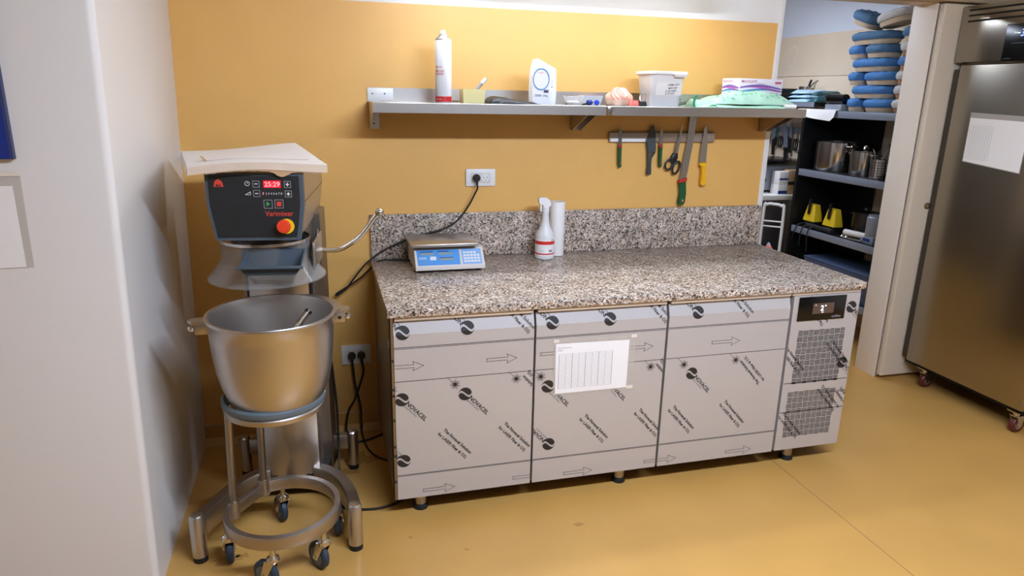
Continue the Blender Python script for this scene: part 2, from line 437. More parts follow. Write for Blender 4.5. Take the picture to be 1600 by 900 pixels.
# ------------------------------------------------------------------ lamps
def tube_lamp(name, label, x0, x1, y, zb, zt, hw, lmat, wall_arm=None, tilt=0.0):
    t = thing(name, label, 'lamp', ((x0+x1)/2, y, zt))
    def turn(m):   # the whole fitting leans out from the wall
        c_, s_ = math.cos(tilt), math.sin(tilt); m.v = [(p[0], y+(p[1]-y)*c_+(p[2]-zt)*s_, zt-(p[1]-y)*s_+(p[2]-zt)*c_) for p in m.v]; return m
    d = MB(); n = 10
    h = zt-.045-zb
    sec = [(-hw*math.cos(PI*i/n), zt-.045-h*math.sin(PI*i/n)) for i in range(n+1)]
    # body with rounded ends: sections shrinking towards each end
    xs = [(0, .05), (.006, .45), (.020, .75), (.040, .92), (.065, 1)]
    prof = [(x0+a, k) for a, k in xs] + [(x1-a, k) for a, k in reversed(xs)]
    vs = []
    for xx, k in prof:
        for yy, zz in sec: vs.append((xx, y+yy*k, zt-.045+(zz-(zt-.045))*k))
    m = len(sec); fs = []
    for i in range(len(prof)-1):
        for j in range(m-1): fs.append((i*m+j, i*m+j+1, (i+1)*m+j+1, (i+1)*m+j))
    d.raw(vs, fs); turn(d).build('diffuser', lmat, t)
    hb = MB().box(x0+.02, x1-.02, y-hw*.9, y+hw*.9, zt-.045, zt, bev=.006); turn(hb).build('housing', 'white_plastic', t)
    if wall_arm:
        for xx in wall_arm: MB().box(xx-.02, xx+.02, y+hw*.8, .012, zt-.03, zt-.005).build('wall_arm', 'white_plastic', t)
    return t
tube_lamp('tube_lamp', 'lit white fluorescent tube lamp mounted above the wall shelf, its end just in frame', .12, 1.67, -.218, 2.052, 2.117, .047, 'lamp_wall', wall_arm=(.4, 1.4), tilt=math.radians(33))
tube_lamp('ceiling_lamp', 'white fluorescent lamp on the kitchen ceiling', .1, 1.9, -2.6, 2.44, CEIL, .06, 'lamp_room')
tube_lamp('rear_daylight_lamp', 'added unseen lamp standing in for cool daylight in the room behind the doorway', 1.6, 2.9, 1.5, 2.44, CEIL, .07, 'lamp_rear')
# ------------------------------------------------------------------ refrigerated counter
CX0, CX1, CYF, CYB, CZ0, CZ1 = .008, 2.036, -.807, -.03, .086, .832
def yfront(z): return CYF + (0 if z < .765 else .020*(z-.765)/.063)
cnt = thing('refrigerated_counter', 'long stainless refrigerated counter in printed protective film under the granite worktop', 'counter', (1.02, -.42, 0))
b = MB(); b.box(CX0+.012, CX1, CYF+.055, CYB, CZ0+.01, CZ1-.002); b.build('body', 'gap_black', cnt)
MB().box(CX0, CX0+.012, CYF+.02, CYB, CZ0, CZ1-.002).build('side_panel', 'steel_dull', cnt)
MB().box(CX1-.006, CX1+.004, CYF+.02, CYB, CZ0, CZ1-.002).build('side_panel', 'steel_dull', cnt)
MB().box(CX0, CX0+.009, CYF+.004, CYF+.06, CZ0, CZ1-.002).build('front_edge', 'steel_dull', cnt)
doors = [(.018, .5525), (.5615, 1.1125), (1.1235, 1.690)]
# printed film ------------------------------------------------------------
ANG = math.radians(-47.5)
def swoosh(r):
    pts = []; ws = []
    for i in range(21):
        t = i/20; 
        x = -1.0+2.0*t; y = -.62*math.sin((t-.5)*2*PI*.82)*(-1)
        pts.append((x, -.15*0+ -y*.75 if False else .62*math.sin((t-.5)*2*PI*.80)*-1)); ws.append(.10+.42*math.sin(PI*t))
    return ribbon([(x*r, y*r) for x, y in pts], [w_*r for w_ in ws])
def n_ring(r):
    """disc with the N-shaped wave left open: two dark lobes"""
    n = 26; lobes = []
    def mid(t):  # centre line of the wave, x -1..1
        return -.50*math.sin(t*PI*.92)
    for sgn in (1, -1):
        top = [];
        a0 = 10; a1 = 170
        for i in range(n+1):
            a = math.radians(a0+(a1-a0)*i/n)*1.0
            top.append((math.cos(a), sgn*math.sin(a)))
        x0, x1 = top[-1][0], top[0][0]
        wave = []
        for i in range(n+1):
            x = x0+(x1-x0)*i/n
            y = mid(x)*1.0; wd = .17*math.cos(x*PI/2)**.5 if abs(x) < 1 else 0
            yy = y+sgn*(wd+.03)
            lim = math.sqrt(max(0, 1-x*x))
            yy = min(yy, lim) if sgn > 0 else max(yy, -lim)
            wave.append((x, yy))
        # strip between arc and wave
        vs = []; fs = []
        for i in range(n+1):
            x = x0+(x1-x0)*i/n; lim = math.sqrt(max(0, 1-x*x))*sgn
            vs += [(x*r, lim*r), (wave[i][0]*r, wave[i][1]*r)]
            if i: fs.append((2*i-2, 2*i-1, 2*i+1, 2*i))
        lobes.append((vs, fs))
    return xf(join2(*lobes), math.radians(12))
def mark_logo(x, z, flip=False):
    g = [n_ring(.0265)]
    t = join2(xf(text2d('NOVACEL', width=.104, bold=.025), 0, .030, -.004), xf(text2d('Beyond The Surface', width=.066), 0, .030, -.0155))
    g.append(xf(t, ANG, -.004, .004))
    q = join2(*g)
    if flip: q = join2(n_ring(.0265), xf(xf(t, ANG), PI, .003, -.003))
    return xf(q, 0, x, z)
def mark_text(x, z, flip=False):
    t = join2(text2d('The Novacel Solution', width=.156, bold=.03), xf(text2d('for LASER Fiber & CO', width=.158, bold=.03), 0, -.004, -.026), xf(text2d('2', height=.008), 0, .152, -.029))
    return xf(t, ANG+(PI if flip else 0), x, z)
def mark_star(x, z):
    l = [disc(0, 0, .0075, 12)]
    for i in range(14):
        a = 2*PI*i/14+.1; r = .020 if i % 2 else .016
        l.append(stroke([(.008*math.cos(a), .008*math.sin(a)), (r*math.cos(a), r*math.sin(a))], .0022))
    l.append(stroke([(-.012,.012), (-.030,.030)], .0016))
    return xf(join2(*l), 0, x, z)
def mark_arrow(x0, x1, z):
    h = .006; H = .019; n = .036
    return stroke([(x0, z-h), (x0+.004, z), (x0, z+h), (x1-n, z+h), (x1-n-.004, z+H), (x1, z), (x1-n-.004, z-H), (x1-n, z-h)], .0016, True)
def line(x0, x1, z, w=.0028): return stroke([(x0, z), (x1, z)], w)
def film_lines(x0, x1, low=True):
    return [line(x0, x1, .716, .0022), line(x0, x1, .711, .0018), line(x0, x1, .582, .0022), line(x0, x1, .193, .0022), line(x0, x1, .189, .0016)]
def clip(vf, x0, x1, z0, z1, fn, bends=()):
    bm = bmesh.new(); vs = [bm.verts.new((u, 0, v)) for u, v in vf[0]]
    for f in vf[1]:
        try: bm.faces.new([vs[i] for i in f])
        except ValueError: pass
    for co, no in (((x0,0,0),(-1,0,0)), ((x1,0,0),(1,0,0)), ((0,0,z0),(0,0,-1)), ((0,0,z1),(0,0,1))):
        bmesh.ops.bisect_plane(bm, geom=list(bm.verts)+list(bm.edges)+list(bm.faces), plane_co=co, plane_no=no, clear_outer=True)
    for z in bends:
        bmesh.ops.bisect_plane(bm, geom=list(bm.verts)+list(bm.edges)+list(bm.faces), plane_co=(0,0,z), plane_no=(0,0,1))
    for v in bm.verts: v.co = Vector(fn(v.co.x, v.co.z))
    return MB().bm(bm)
marks = [
 [mark_logo(.051,.772,True), mark_logo(.292,.775,True), mark_logo(.042,.510), mark_logo(.283,.510), mark_logo(.044,.254,True),
  mark_text(.196,.366), mark_text(.437,.366), mark_text(.442,.868), mark_text(.622,.452,True), mark_star(.244,.553), mark_star(.485,.554), mark_star(.006,.553),
  mark_arrow(-.02,.126,.641), mark_arrow(.365,.486,.641), mark_arrow(.115,.242,.116), mark_arrow(.479,.606,.120)],
 [mark_logo(.626,.772,True), mark_logo(.865,.771,True), mark_logo(.615,.509), mark_logo(.861,.509), mark_logo(.627,.255,True),
  mark_text(.775,.364), mark_text(1.016,.364), mark_text(1.02,.868), mark_text(1.19,.452,True), mark_star(.585,.553), mark_star(1.056,.554),
  mark_arrow(.579,.70,.647), mark_arrow(.93,1.060,.643), mark_arrow(.696,.823,.111), mark_arrow(1.059,1.210,.118)],
 [mark_logo(1.253,.773,True), mark_logo(1.248,.507), mark_text(1.172,.361), mark_text(1.416,.361), mark_text(1.40,.868), mark_text(1.585,.432,True),
  mark_star(1.208,.550), mark_star(1.452,.550), mark_arrow(1.327,1.460,.637), mark_arrow(1.059,1.210,.118), mark_arrow(1.450,1.580,.115)]]
door_objs = []
for (x0, x1), mk in zip(doors, marks):
    d = MB()
    prof = [(CYF,CZ0+.002),(CYF,.765),(yfront(.814),.814),(yfront(.814)+.012,.8155),(CYF+.045,.8155),(CYF+.045,CZ0+.002)]
    d.prism(prof, lambda a, b_, c: (c, a, b_), x0, x1)
    do = d.build('door', 'film', cnt, smooth=10)
    h = MB().box(x0+.004, x1-.004, CYF+.001, CYF+.05, .8175, .8330, bev=.002); h.build('handle_strip', 'handle_alu', do)
    p = clip(join2(*(mk+film_lines(x0, x1))), x0, x1, CZ0+.002, .814, lambda x, z: (x, yfront(z)-.0006, z), bends=(.765,))
    p.build('film_lettering', 'film_print', do, smooth=0)['kind'] = 'stuff'
    MB().box(x0, x1, CYF+.046, CYF+.054, CZ0+.012, .812).build('gasket', 'black_rubber', do)
    door_objs.append(do)
# compressor compartment front
x0, x1 = 1.704, CX1+.004
cp = MB().box(x0, x1, CYF, CYF+.04, CZ0+.002, .8155, bev=.0015).build('compressor_panel', 'film', cnt, smooth=10)
MB().box(1.694, x1, CYF+.001, CYF+.05, .8175, .8330, bev=.002).build('handle_strip', 'handle_alu', cnt)
mk = [mark_logo(2.000,.752), mark_logo(1.996,.493), mark_text(1.87,.68,True), mark_text(1.690,.585), mark_text(1.92,.60,False), mark_text(1.72,.27), mark_text(2.00,.26,True), mark_text(2.1,.24,True),
      line(x0,x1,.415,.003), line(x0,x1,.275,.003), line(1.93,x1,.352,.002), line(1.93,x1,.358,.002)]
clip(join2(*mk), x0+.001, x1-.001, CZ0+.004, .814, lambda x, z: (x, CYF-.0006, z)).build('film_lettering', 'film_print', cp, smooth=0)['kind'] = 'stuff'
dp = MB().box(1.728, 1.966, CYF-.004, CYF-.0002, .703, .810, bev=.0015).build('display', 'black_gloss', cp)
fy = lambda y: (lambda u, v: (u, y, v))
MB().d2(rect(1.799,.733,1.906,.780), fy(CYF-.0047)).build('screen', 'screen', dp, smooth=0)
g = MB(); g.d2(xf(text2d('2', height=.024, bold=.02), 0, 1.838, .746), fy(CYF-.0053)); g.d2(ring(1.862,.768,.002,.0036,12), fy(CYF-.0053)); g.d2(xf(text2d('set', height=.005), 0, 1.845, .737), fy(CYF-.0053)); g.d2(disc(1.812,.772,.002,8), fy(CYF-.0053))
g.build('digits', 'digit_white', dp, smooth=0)['kind'] = 'stuff'
MB().d2(xf(text2d('coldline', width=.046, bold=.01), 0, 1.900, .712), fy(CYF-.0045)).build('lettering', 'grey_print', dp, smooth=0)
def grille(gx0, gx1, gz0, gz1, nx, nz):
    m = MB(); cw = (gx1-gx0)/nx; ch = (gz1-gz0)/nz
    for i in range(nx):
        for j in range(nz):
            cx = gx0+(i+.5)*cw; cz = gz0+(j+.5)*ch
            for k in range(4):
                o = (k-1.5)/4
                if (i+j) % 2: m.box(cx+o*cw-.0015, cx+o*cw+.0015, CYF-.0012, CYF+.001, cz-ch*.41, cz+ch*.41)
                else: m.box(cx-cw*.41, cx+cw*.41, CYF-.0012, CYF+.001, cz+o*ch-.0015, cz+o*ch+.0015)
    return m
gr = grille(1.744, 1.986, .408, .660, 9, 9).build('grille', 'gap_black', cp, smooth=0); gr['kind'] = 'stuff'
gr = grille(1.735, 1.984, .150, .374, 9, 8).build('grille', 'lit_slot', cp, smooth=0); gr['kind'] = 'stuff'
for x, y in ((.115,-.735),(.98,-.735),(1.83,-.735),(.115,-.12),(.98,-.12),(1.83,-.12)):
    l = MB().cyl((x,y,.022),(x,y,CZ0+.012),.024,n=24).build('foot', 'steel_cast', cnt)
    MB().lathe([(.030,0),(.030,.010),(.026,.022)], (x,y,0.0), 24).build('foot_base', 'black_rubber', l)
# small bits on the side panel
MB().lathe([(.016,-.004),(.016,0.0)], (CX0,-.72,.70), 18, 'x').build('side_plug', 'steel_cast', cnt)
# film marks on the narrow front edge
e = MB()
for z in (.16,.27,.31,.42,.52,.545,.66): e.box(CX0+.0005, CX0+.0085, CYF+.003, CYF+.0045, z, z+(.003 if z*100 % 2 > 1 else .010))
e.build('edge_marks', 'film_print', cnt, smooth=0)
# worktop -----------------------------------------------------------------
WX0, WX1 = -.004, 2.054
wt = thing('granite_worktop', 'speckled beige and black granite worktop with a low granite upstand along the yellow wall', 'worktop', (1.02,-.41,.834))
MB().box(WX0, WX1, -.818, -.003, .834, .864, bev=.003).build('slab', 'granite', wt)
MB().box(.0, 2.045, -.022, -.002, .8642, 1.073, bev=.0025).build('upstand', 'granite', wt)
# paper in a clear sleeve on the middle door --------------------------------
sl = thing('document_sleeve', 'clear plastic sleeve with a printed table sheet taped to the middle counter door', 'document sleeve', (.80,-.81,.47))
P = lambda u, v, y: (u, y, v)
def quad(pts, y, t=.0006): return MB().prism(pts, lambda a, b_, c: (a, c, b_), y-t, y)
quad([(.637,.468),(.978,.468),(.981,.694),(.634,.702)], -.8079, .0005).build('sleeve', 'clear_sleeve', sl, smooth=0)
quad([(.645,.474),(.951,.474),(.953,.680),(.642,.685)], -.8087, .0005).build('sheet', 'paper', sl, smooth=0)
pr = MB(); Q = lambda y: (lambda u, v: (u, y, v))
cols = [.657,.685,.712,.740,.768,.796,.824,.852,.882]
for i, c in enumerate(cols): pr.d2(stroke([(c,.495),(c,.640)], .0014 if i % 2 == 0 else .0007), Q(-.8094))
for k in range(24): pr.d2(stroke([(.657,.495+k*.0063),(.882,.495+k*.0063)], .0005), Q(-.8094))
pr.d2(xf(text2d('Fisa monitorizare', width=.055), 0, .652, .664), Q(-.8094)); pr.d2(xf(text2d('Luna', width=.018), 0, .652, .654), Q(-.8094))
pr.build('table_print', 'print_grey', sl, smooth=0)
tp = MB(); 
for a in ((.632,.690,.655,.704),(.960,.688,.984,.702),(.952,.466,.980,.482)): tp.d2(rect(*a), Q(-.8097))
tp.build('tape', 'tape', sl, smooth=0)
MB().d2(rect(.656,.688,.955,.6985), Q(-.8096)).build('sleeve_seam', 'clear_sleeve', sl, smooth=0)
# ------------------------------------------------------------------ planetary mixer
MO = Vector((-.365, -.42, 0)); MR = -math.radians(6.3)
mx = thing('planetary_mixer', 'tall stainless planetary mixer with a black control panel standing in the corner', 'mixer', MO, MR)
K = dict(parent=mx, world=False)
# column: plan rounded towards the front
def plan(pts, z0, z1, m=None):
    m = m or MB(); return m.prism(pts, lambda a, b_, c: (a, b_, c), z0, z1)
cp_ = [(-.108,-.135)] + [(-.108+.216*i/12, -.135-.022*math.sin(PI*i/12)) for i in range(1, 12)] + [(.108,-.135)]
plan(cp_+[(.112,-.10),(.112,.02),(-.112,.02),(-.112,-.10)], .10, 1.03).build('column_front', 'steel', **K)
plan([(-.150,-.03),(.150,-.03),(.150,.15),(.13,.165),(-.13,.165),(-.150,.15)], .075, 1.16).build('column', 'steel_dull', **K)
MB().box(-.118,.118,-.128,-.09,.70,1.10).build('bowl_rail', 'panel_black', **K)
# head
out = [(-.145,1.352),(.145,1.352),(.145,1.258),(.129,1.150),(-.129,1.150),(-.145,1.258)]
MB().prism(out, lambda a, b_, c: (a, c, b_), -.40, .165).build('head_housing', 'steel', smooth=20, **K)
MB().box(-.146,.146,-.39,.166,1.2565,1.2595).build('housing_seam', 'steel_dark', **K)
# neck wedge joining head and column
MB().prism([(-.30,1.151),(.165,1.151),(.165,1.04),(-.02,1.03),(-.10,1.06),(-.16,1.11)], lambda a, b_, c: (c, a, b_), -.122, .122).build('neck', 'steel_dull', smooth=20, **K)
def scale_poly(p, k, cx, cz): return [((x-cx)*k+cx, (z-cz)*k+cz) for x, z in p]
bz = MB().prism([(-.150,1.356),(.150,1.356),(.150,1.256),(.132,1.141),(-.132,1.141),(-.150,1.256)], lambda a, b_, c: (a, c, b_), -.428, -.40)
bezel = bz.build('bezel', 'bezel_grey', smooth=20, **K)
pb = MB().prism([(-.138,1.350),(.138,1.350),(.138,1.257),(.122,1.153),(-.122,1.153),(-.138,1.257)], lambda a, b_, c: (a, c, b_), -.432, -.4275)
panel = pb.build('control_panel', 'panel_black', smooth=20, **K)
PK = dict(parent=panel, world=False, smooth=0)
F = lambda dy: (lambda u, v: (u, -.432-dy, v))
# panel px (crop 1275x900 of 170x120 px): convert with u=(px-80)/1145*.30-.15 , v = 1.351-(py-75)/725*.205
def pu(x): return (x-80)/1145*.286-.143
def pv(y): return 1.354-(y-75)/725*.205
# display
MB().d2(rect(pu(765),pv(220),pu(980),pv(138)), F(.0008)).build('display_window', 'led_red', **PK)
MB().d2(xf(text2d('25:29', width=pu(968)-pu(778), height=(pv(152)-pv(208)), bold=.01), 0, pu(778), pv(208)), F(.0016)).build('display_digits', 'led_digit', **PK)
wpr = MB()
for bx, by in ((676,178),(1062,182),(676,284),(1066,290)):
    wpr.d2(frame2(pu(bx-42), pv(by+38), pu(bx+42), pv(by-38), .0016), F(.0006))
for bx, by in ((806,406),(942,404)): wpr.d2(frame2(pu(bx-54), pv(by+50), pu(bx+54), pv(by-50), .0016), F(.0006))
wpr.build('button_outlines', 'grey_print', **PK)
g = MB()
for bx, by in ((676,176),(676,284)): g.d2(rect(pu(bx-20), pv(by+5), pu(bx+20), pv(by-5)), F(.0008))
for bx, by in ((1062,182),(1066,290)):
    g.d2(rect(pu(bx-20), pv(by+6), pu(bx+20), pv(by-6)), F(.0008)); g.d2(rect(pu(bx-6), pv(by+20), pu(bx+6), pv(by-20)), F(.0009))
g.d2(ring(pu(568),pv(172),.0062,.0078), F(.0008)); g.d2(stroke([(pu(568),pv(172)),(pu(580),pv(158))], .0015), F(.0008))
g.d2(stroke([(pu(535),pv(298)),(pu(600),pv(298)),(pu(600),pv(265))], .0015, True), F(.0008))
g.d2(xf(text2d('2 3 4 5 6 7 8', width=pu(990)-pu(784), height=.0065), 0, pu(784), pv(297)), F(.0008))
g.build('panel_symbols', 'white_print', **PK)['kind'] = 'stuff'
MB().d2(xf(text2d('1', height=.0075, bold=.03), 0, pu(752), pv(298)), F(.0008)).build('speed_mark', 'led_digit', **PK)
MB().d2(poly2([(pu(785),pv(375)),(pu(832),pv(404)),(pu(785),pv(432))]), F(.0008)).build('start_mark', 'green_print', **PK)
MB().d2(rect(pu(915),pv(430),pu(970),pv(378)), F(.0008)).build('stop_mark', 'red_text', **PK)
MB().d2(xf(text2d('Varimixer', width=pu(1112)-pu(760), height=pv(485)-pv(545), bold=.006), 0, pu(760), pv(545)), F(.0008)).build('lettering', 'red_text', **PK)
bear = [(160,208),(280,208),(280,195),(272,190),(272,165),(258,142),(236,132),(218,122),(200,130),(180,142),(166,165),(164,190),(160,196)]
em = MB().d2(poly2([(pu(x),pv(y)) for x, y in bear]), F(.0008)); em.build('emblem', 'red_text', **PK)
eh = MB()
for x in (195,212,238): eh.d2(disc(pu(x),pv(192),.0022,10,.0032), F(.0014))
eh.build('emblem_cutout', 'panel_black', **PK)
bc = (pu(1010), pv(655))
sb = MB().lathe([(.0245,-.437),(.0245,-.431)], (bc[0]+.002,0,bc[1]-.002), 30, 'y').build('stop_ring', 'yellow_paint', panel, world=False)
m = MB().lathe([(.012,-.436),(.012,-.445),(.0215,-.448),(.0225,-.456),(.020,-.461),(0.0001,-.463)], (bc[0]-.004,0,bc[1]+.001), 30, 'y'); m.build('stop_button', 'red_button', panel, world=False)
# planetary hub + guard + chute
GC = (-.014,-.245)
MB().lathe([(.115,1.151),(.115,1.105),(.10,1.09),(.05,1.085),(.05,1.05),(.022,1.05),(.022,1.0),(.0001,1.0)], (GC[0],GC[1],0), 36).build('planetary_head', 'steel_dark', **K)
gd = MB(); gd.shell([(.150,1.115),(.150,1.045),(.199,.978),(.1975,.9775),(.1485,1.0445),(.1485,1.115)], (GC[0],GC[1],0), 56); gd.build('splash_guard', 'clear_guard', **K)
MB().lathe([(.199,.975),(.2005,.976),(.2005,.980),(.199,.981)], (GC[0],GC[1],0), 56).build('guard_rim', 'clear_guard', **K)
MB().shell([(.151,1.118),(.1535,1.118),(.1535,1.108),(.151,1.108)], (GC[0],GC[1],0), 56).build('guard_band', 'steel_polished', **K)
def frustum(top, bot, t, name, mt, **k):
    """open tapered hopper: top/bottom rectangles (x0,x1,y0,y1,z) with wall thickness t"""
    def rc(q, d):
        za, zb_ = q[4] if isinstance(q[4], tuple) else (q[4], q[4])
        return [(q[0]+d,q[2]+d,za),(q[1]-d,q[2]+d,za),(q[1]-d,q[3]-d,zb_),(q[0]+d,q[3]-d,zb_)]
    vs = rc(top,0)+rc(bot,0)+rc(bot,t)+rc(top,t); fs = []
    for a in range(4):
        for i in range(4): fs.append((a*4+i, a*4+(i+1) % 4, ((a+1) % 4)*4+(i+1) % 4, ((a+1) % 4)*4+i))
    return MB().raw(vs, fs).build(name, mt, **k)
ch = frustum((-.056,.140,-.492,-.370,(1.066,1.100)), (-.040,.116,-.474,-.380,1.034), .006, 'chute', 'bezel_grey', smooth=20, **K)
frustum((-.038,.114,-.472,-.382,1.0335), (-.022,.100,-.436,-.384,.994), .003, 'chute_spout', 'clear_guard', parent=ch, world=False, smooth=20)
MB().box(-.061,.145,-.499,-.489,1.060,1.069, bev=.002).build('chute_lip', 'bezel_grey', parent=ch, world=False)
# guard hinge, side plate and tilting lever on the right
MB().box(.150,.158,-.30,-.06,1.00,1.10, bev=.002).build('side_plate', 'steel', **K)
MB().cyl((.150,-.13,1.03),(.150,-.13,1.12),.006).build('hinge_pin', 'steel_polished', **K)
wl_ = lambda p: root_matrix(mx).inverted() @ Vector(p)
MB().cyl(wl_((-.24,-.5,1.027)), wl_((-.222,-.5,1.027)), .030, n=26).build('lever_flange', 'bezel_grey', **K)
lv = MB().tube([wl_(p) for p in ((-.235,-.5,1.027),(-.19,-.5,1.024),(-.15,-.5,1.026),(-.115,-.5,1.043),(-.078,-.5,1.068),(-.045,-.5,1.104),(-.019,-.5,1.140),(.004,-.5,1.163))], .0095, 14).build('lever', 'steel_polished', **K)
kb = MB(); c = wl_((.006,-.5,1.166)); kb.lathe([(.0001,-.017),(.009,-.0145),(.0155,-.007),(.017,0),(.0155,.007),(.009,.0145),(.0001,.017)], c, 20); kb.build('lever_knob', 'steel_polished', lv, world=False)
# base: two rear arms, two curved front arms, round feet with rubber ends
plan([(-.13,-.15),(.13,-.15),(.16,.10),(-.16,.10)], .055, .115).build('base_block', 'steel_dark', **K)
for s in (-1, 1):
    MB().bar([(s*.095,-.13,.097),(s*.15,-.165,.097),(s*.205,-.235,.097),(s*.245,-.34,.100),(s*.268,-.478,.128)] , .045, .085, smooth=8).build('front_arm', 'steel_cast', **K)
    f = MB().lathe([(.0001,.186),(.020,.184),(.026,.174),(.026,.022),(.0001,.022)], (s*.270,-.498,0), 24).build('foot', 'steel', **K)
    MB().lathe([(.0245,0),(.0245,.021)], (s*.270,-.498,0), 24).build('foot_cap', 'black_rubber', f, world=False)
    MB().bar([(s*.12,.08,.135),(s*.205,.08,.135)], .035, .065, smooth=0).build('rear_arm', 'steel_cast', **K)
    f = MB().lathe([(.0001,.182),(.018,.181),(.023,.174),(.023,.022),(.0001,.022)], (s*.2256,.080,0), 24).build('foot', 'steel', **K)
    MB().lathe([(.022,0),(.022,.021)], (s*.2256,.080,0), 24).build('foot_cap', 'black_rubber', f, world=False)
# ------------------------------------------------------------------ flattened cardboard lying on the mixer head
cb = thing('cardboard_sheet', 'torn white cardboard box lid lying on top of the mixer', 'cardboard', (-.44,-.6,1.36))
nx, ny = 16, 8
def cpt(u, v, dz=0):
    # u left->right, v front->back
    fl_ = Vector((-.600,-.875,1.378)); fr_ = Vector((-.184,-.86,1.386)); bl_ = Vector((-.706,-.34,1.383)); br_ = Vector((-.296,-.36,1.412))
    p = (fl_*(1-u)+fr_*u)*(1-v) + (bl_*(1-u)+br_*u)*v
    return p + Vector((0, 0, dz + .008*math.sin(PI*u)*(1-v)+.004*math.sin(5*u+3*v)))
vs = []; fs = []
for t in (0, .004):
    for j in range(ny+1):
        for i in range(nx+1): vs.append(cpt(i/nx, j/ny, t))
W_ = nx+1; H_ = W_*(ny+1)
for j in range(ny):
    for i in range(nx):
        a = j*W_+i; fs += [(a, a+W_, a+W_+1, a+1), (H_+a, H_+a+1, H_+a+W_+1, H_+a+W_)]
rim = [j*W_ for j in range(ny+1)]+[ny*W_+i for i in range(1, nx+1)]+[(ny-j)*W_+nx for j in range(1, ny+1)]+[nx-i for i in range(1, nx)]
for a, b2 in zip(rim, rim[1:]+rim[:1]): fs.append((a, b2, H_+b2, H_+a))
MB().raw(vs, fs).build('lid_top', 'cardboard', cb)
def flap(u0, u1, n, depth, t, outw=-.002):
    vs = []; fs = []
    for i in range(n+1):
        u = u0+(u1-u0)*i/n; p = cpt(u, 0); d = depth(u)
        for q in ((outw,0),(outw-t,0),(outw-t,-d),(outw,-d)): vs.append((p.x, p.y+q[0], p.z+.003+q[1]))
    for i in range(n):
        for k in range(4): fs.append((i*4+k, i*4+(k+1) % 4, i*4+4+(k+1) % 4, i*4+4+k))
    fs += [(0,1,2,3), (n*4+3,n*4+2,n*4+1,n*4)]
    return MB().raw(vs, fs)
flap(0, 1, 24, lambda u: .0235+.001*math.sin(9*u), .004).build('front_flap', 'cardboard_flap_shaded', cb)
random.seed(3)
jag = [random.uniform(-.0025,.0025) for _ in range(60)]
flap(.12, .93, 56, lambda u: .026 + abs(jag[int(u*57)]) + .016*math.exp(-((u-.66)/.06)**2), .0025, -.001).build('torn_edge', 'cardboard_brown', cb)
# left flap with a folded crease, thin slit line and a torn curl on the lid
vs = [cpt(0, v) for v in (0,.25,.5,.75,1)]; n = 5
q = MB(); pts = []
for p in vs: pts += [p, p+Vector((-.003,0,-.001)), p+Vector((-.004,0,-.026)), p+Vector((-.001,0,-.026))]
fs = []
for i in range(n-1):
    for k in range(4): fs.append((i*4+k, i*4+(k+1) % 4, i*4+4+(k+1) % 4, i*4+4+k))
q.raw(pts, fs+[(0,1,2,3),(19,18,17,16)]).build('side_flap', 'cardboard', cb)
cr = MB(); L_ = [cpt(u, .16+.05*math.sin(PI*(u-.1)), .0058) for u in [.07+.03*i for i in range(29)]]
for a, b2 in zip(L_, L_[1:]): 
    d = (b2-a).normalized(); nn = Vector((-d.y, d.x, 0))*.0022; cr.raw([a+nn, b2+nn, b2-nn, a-nn], [(0,1,2,3)])
cr.build('slit', 'slit_brown', cb, smooth=0)
a = cpt(.13,.18,.004); cu = MB().raw([a, a+Vector((.012,-.004,.001)), a+Vector((-.012,.05,.012)), a+Vector((-.019,.05,.013))], [(0,1,2,3)]); cu.build('torn_curl', 'cardboard_brown', cb)
# ------------------------------------------------------------------ bowl trolley
TC = Vector((-.396, -.918, 0))
tr = thing('bowl_trolley', 'round steel bowl trolley on five blue castors holding the mixing bowl', 'trolley', TC)
R_ = .188
def onring(a, r=R_, z=.178): return (TC.x+r*math.cos(a), TC.y+r*math.sin(a), z)
u1 = Vector((-.566,-.874,0)); u2 = Vector((-.474,-.745,0))
a1 = math.atan2(u1.y-TC.y, u1.x-TC.x) % (2*PI); a2 = math.atan2(u2.y-TC.y, u2.x-TC.x) % (2*PI)
n = 40; arc = [onring(a1+(2*PI-(a1-a2))*i/n) for i in range(n+1)]
MB().bar(arc, .022, .046, smooth=0).build('base_ring', 'steel_cast', tr)
MB().bar([(u1.x,u1.y,.178),(u2.x,u2.y,.178)], .022, .046, smooth=0).build('cross_bar', 'steel_cast', tr)
for u_, top in ((u1, (-.548,-.905,.60)), (u2, (-.462,-.785,.60))):
    up = MB().cyl((u_.x,u_.y,.16), top, .0135, n=18).build('upright', 'steel_dull', tr)
    MB().cyl((u_.x,u_.y,.150), (u_.x,u_.y,.215), .021, n=20).build('socket', 'steel_cast', up)
sr = MB(); sr.shell([(.152,.588),(.162,.584),(.165,.600),(.160,.605),(.152,.605)], TC, 48); sr.build('seat_ring', 'steel_cast', tr)
sr = MB(); sr.shell([(.151,.612),(.156,.606),(.164,.607),(.169,.616),(.168,.628),(.160,.635),(.153,.630)], TC, 48); sr.build('rubber_ring', 'grey_rubber', tr)
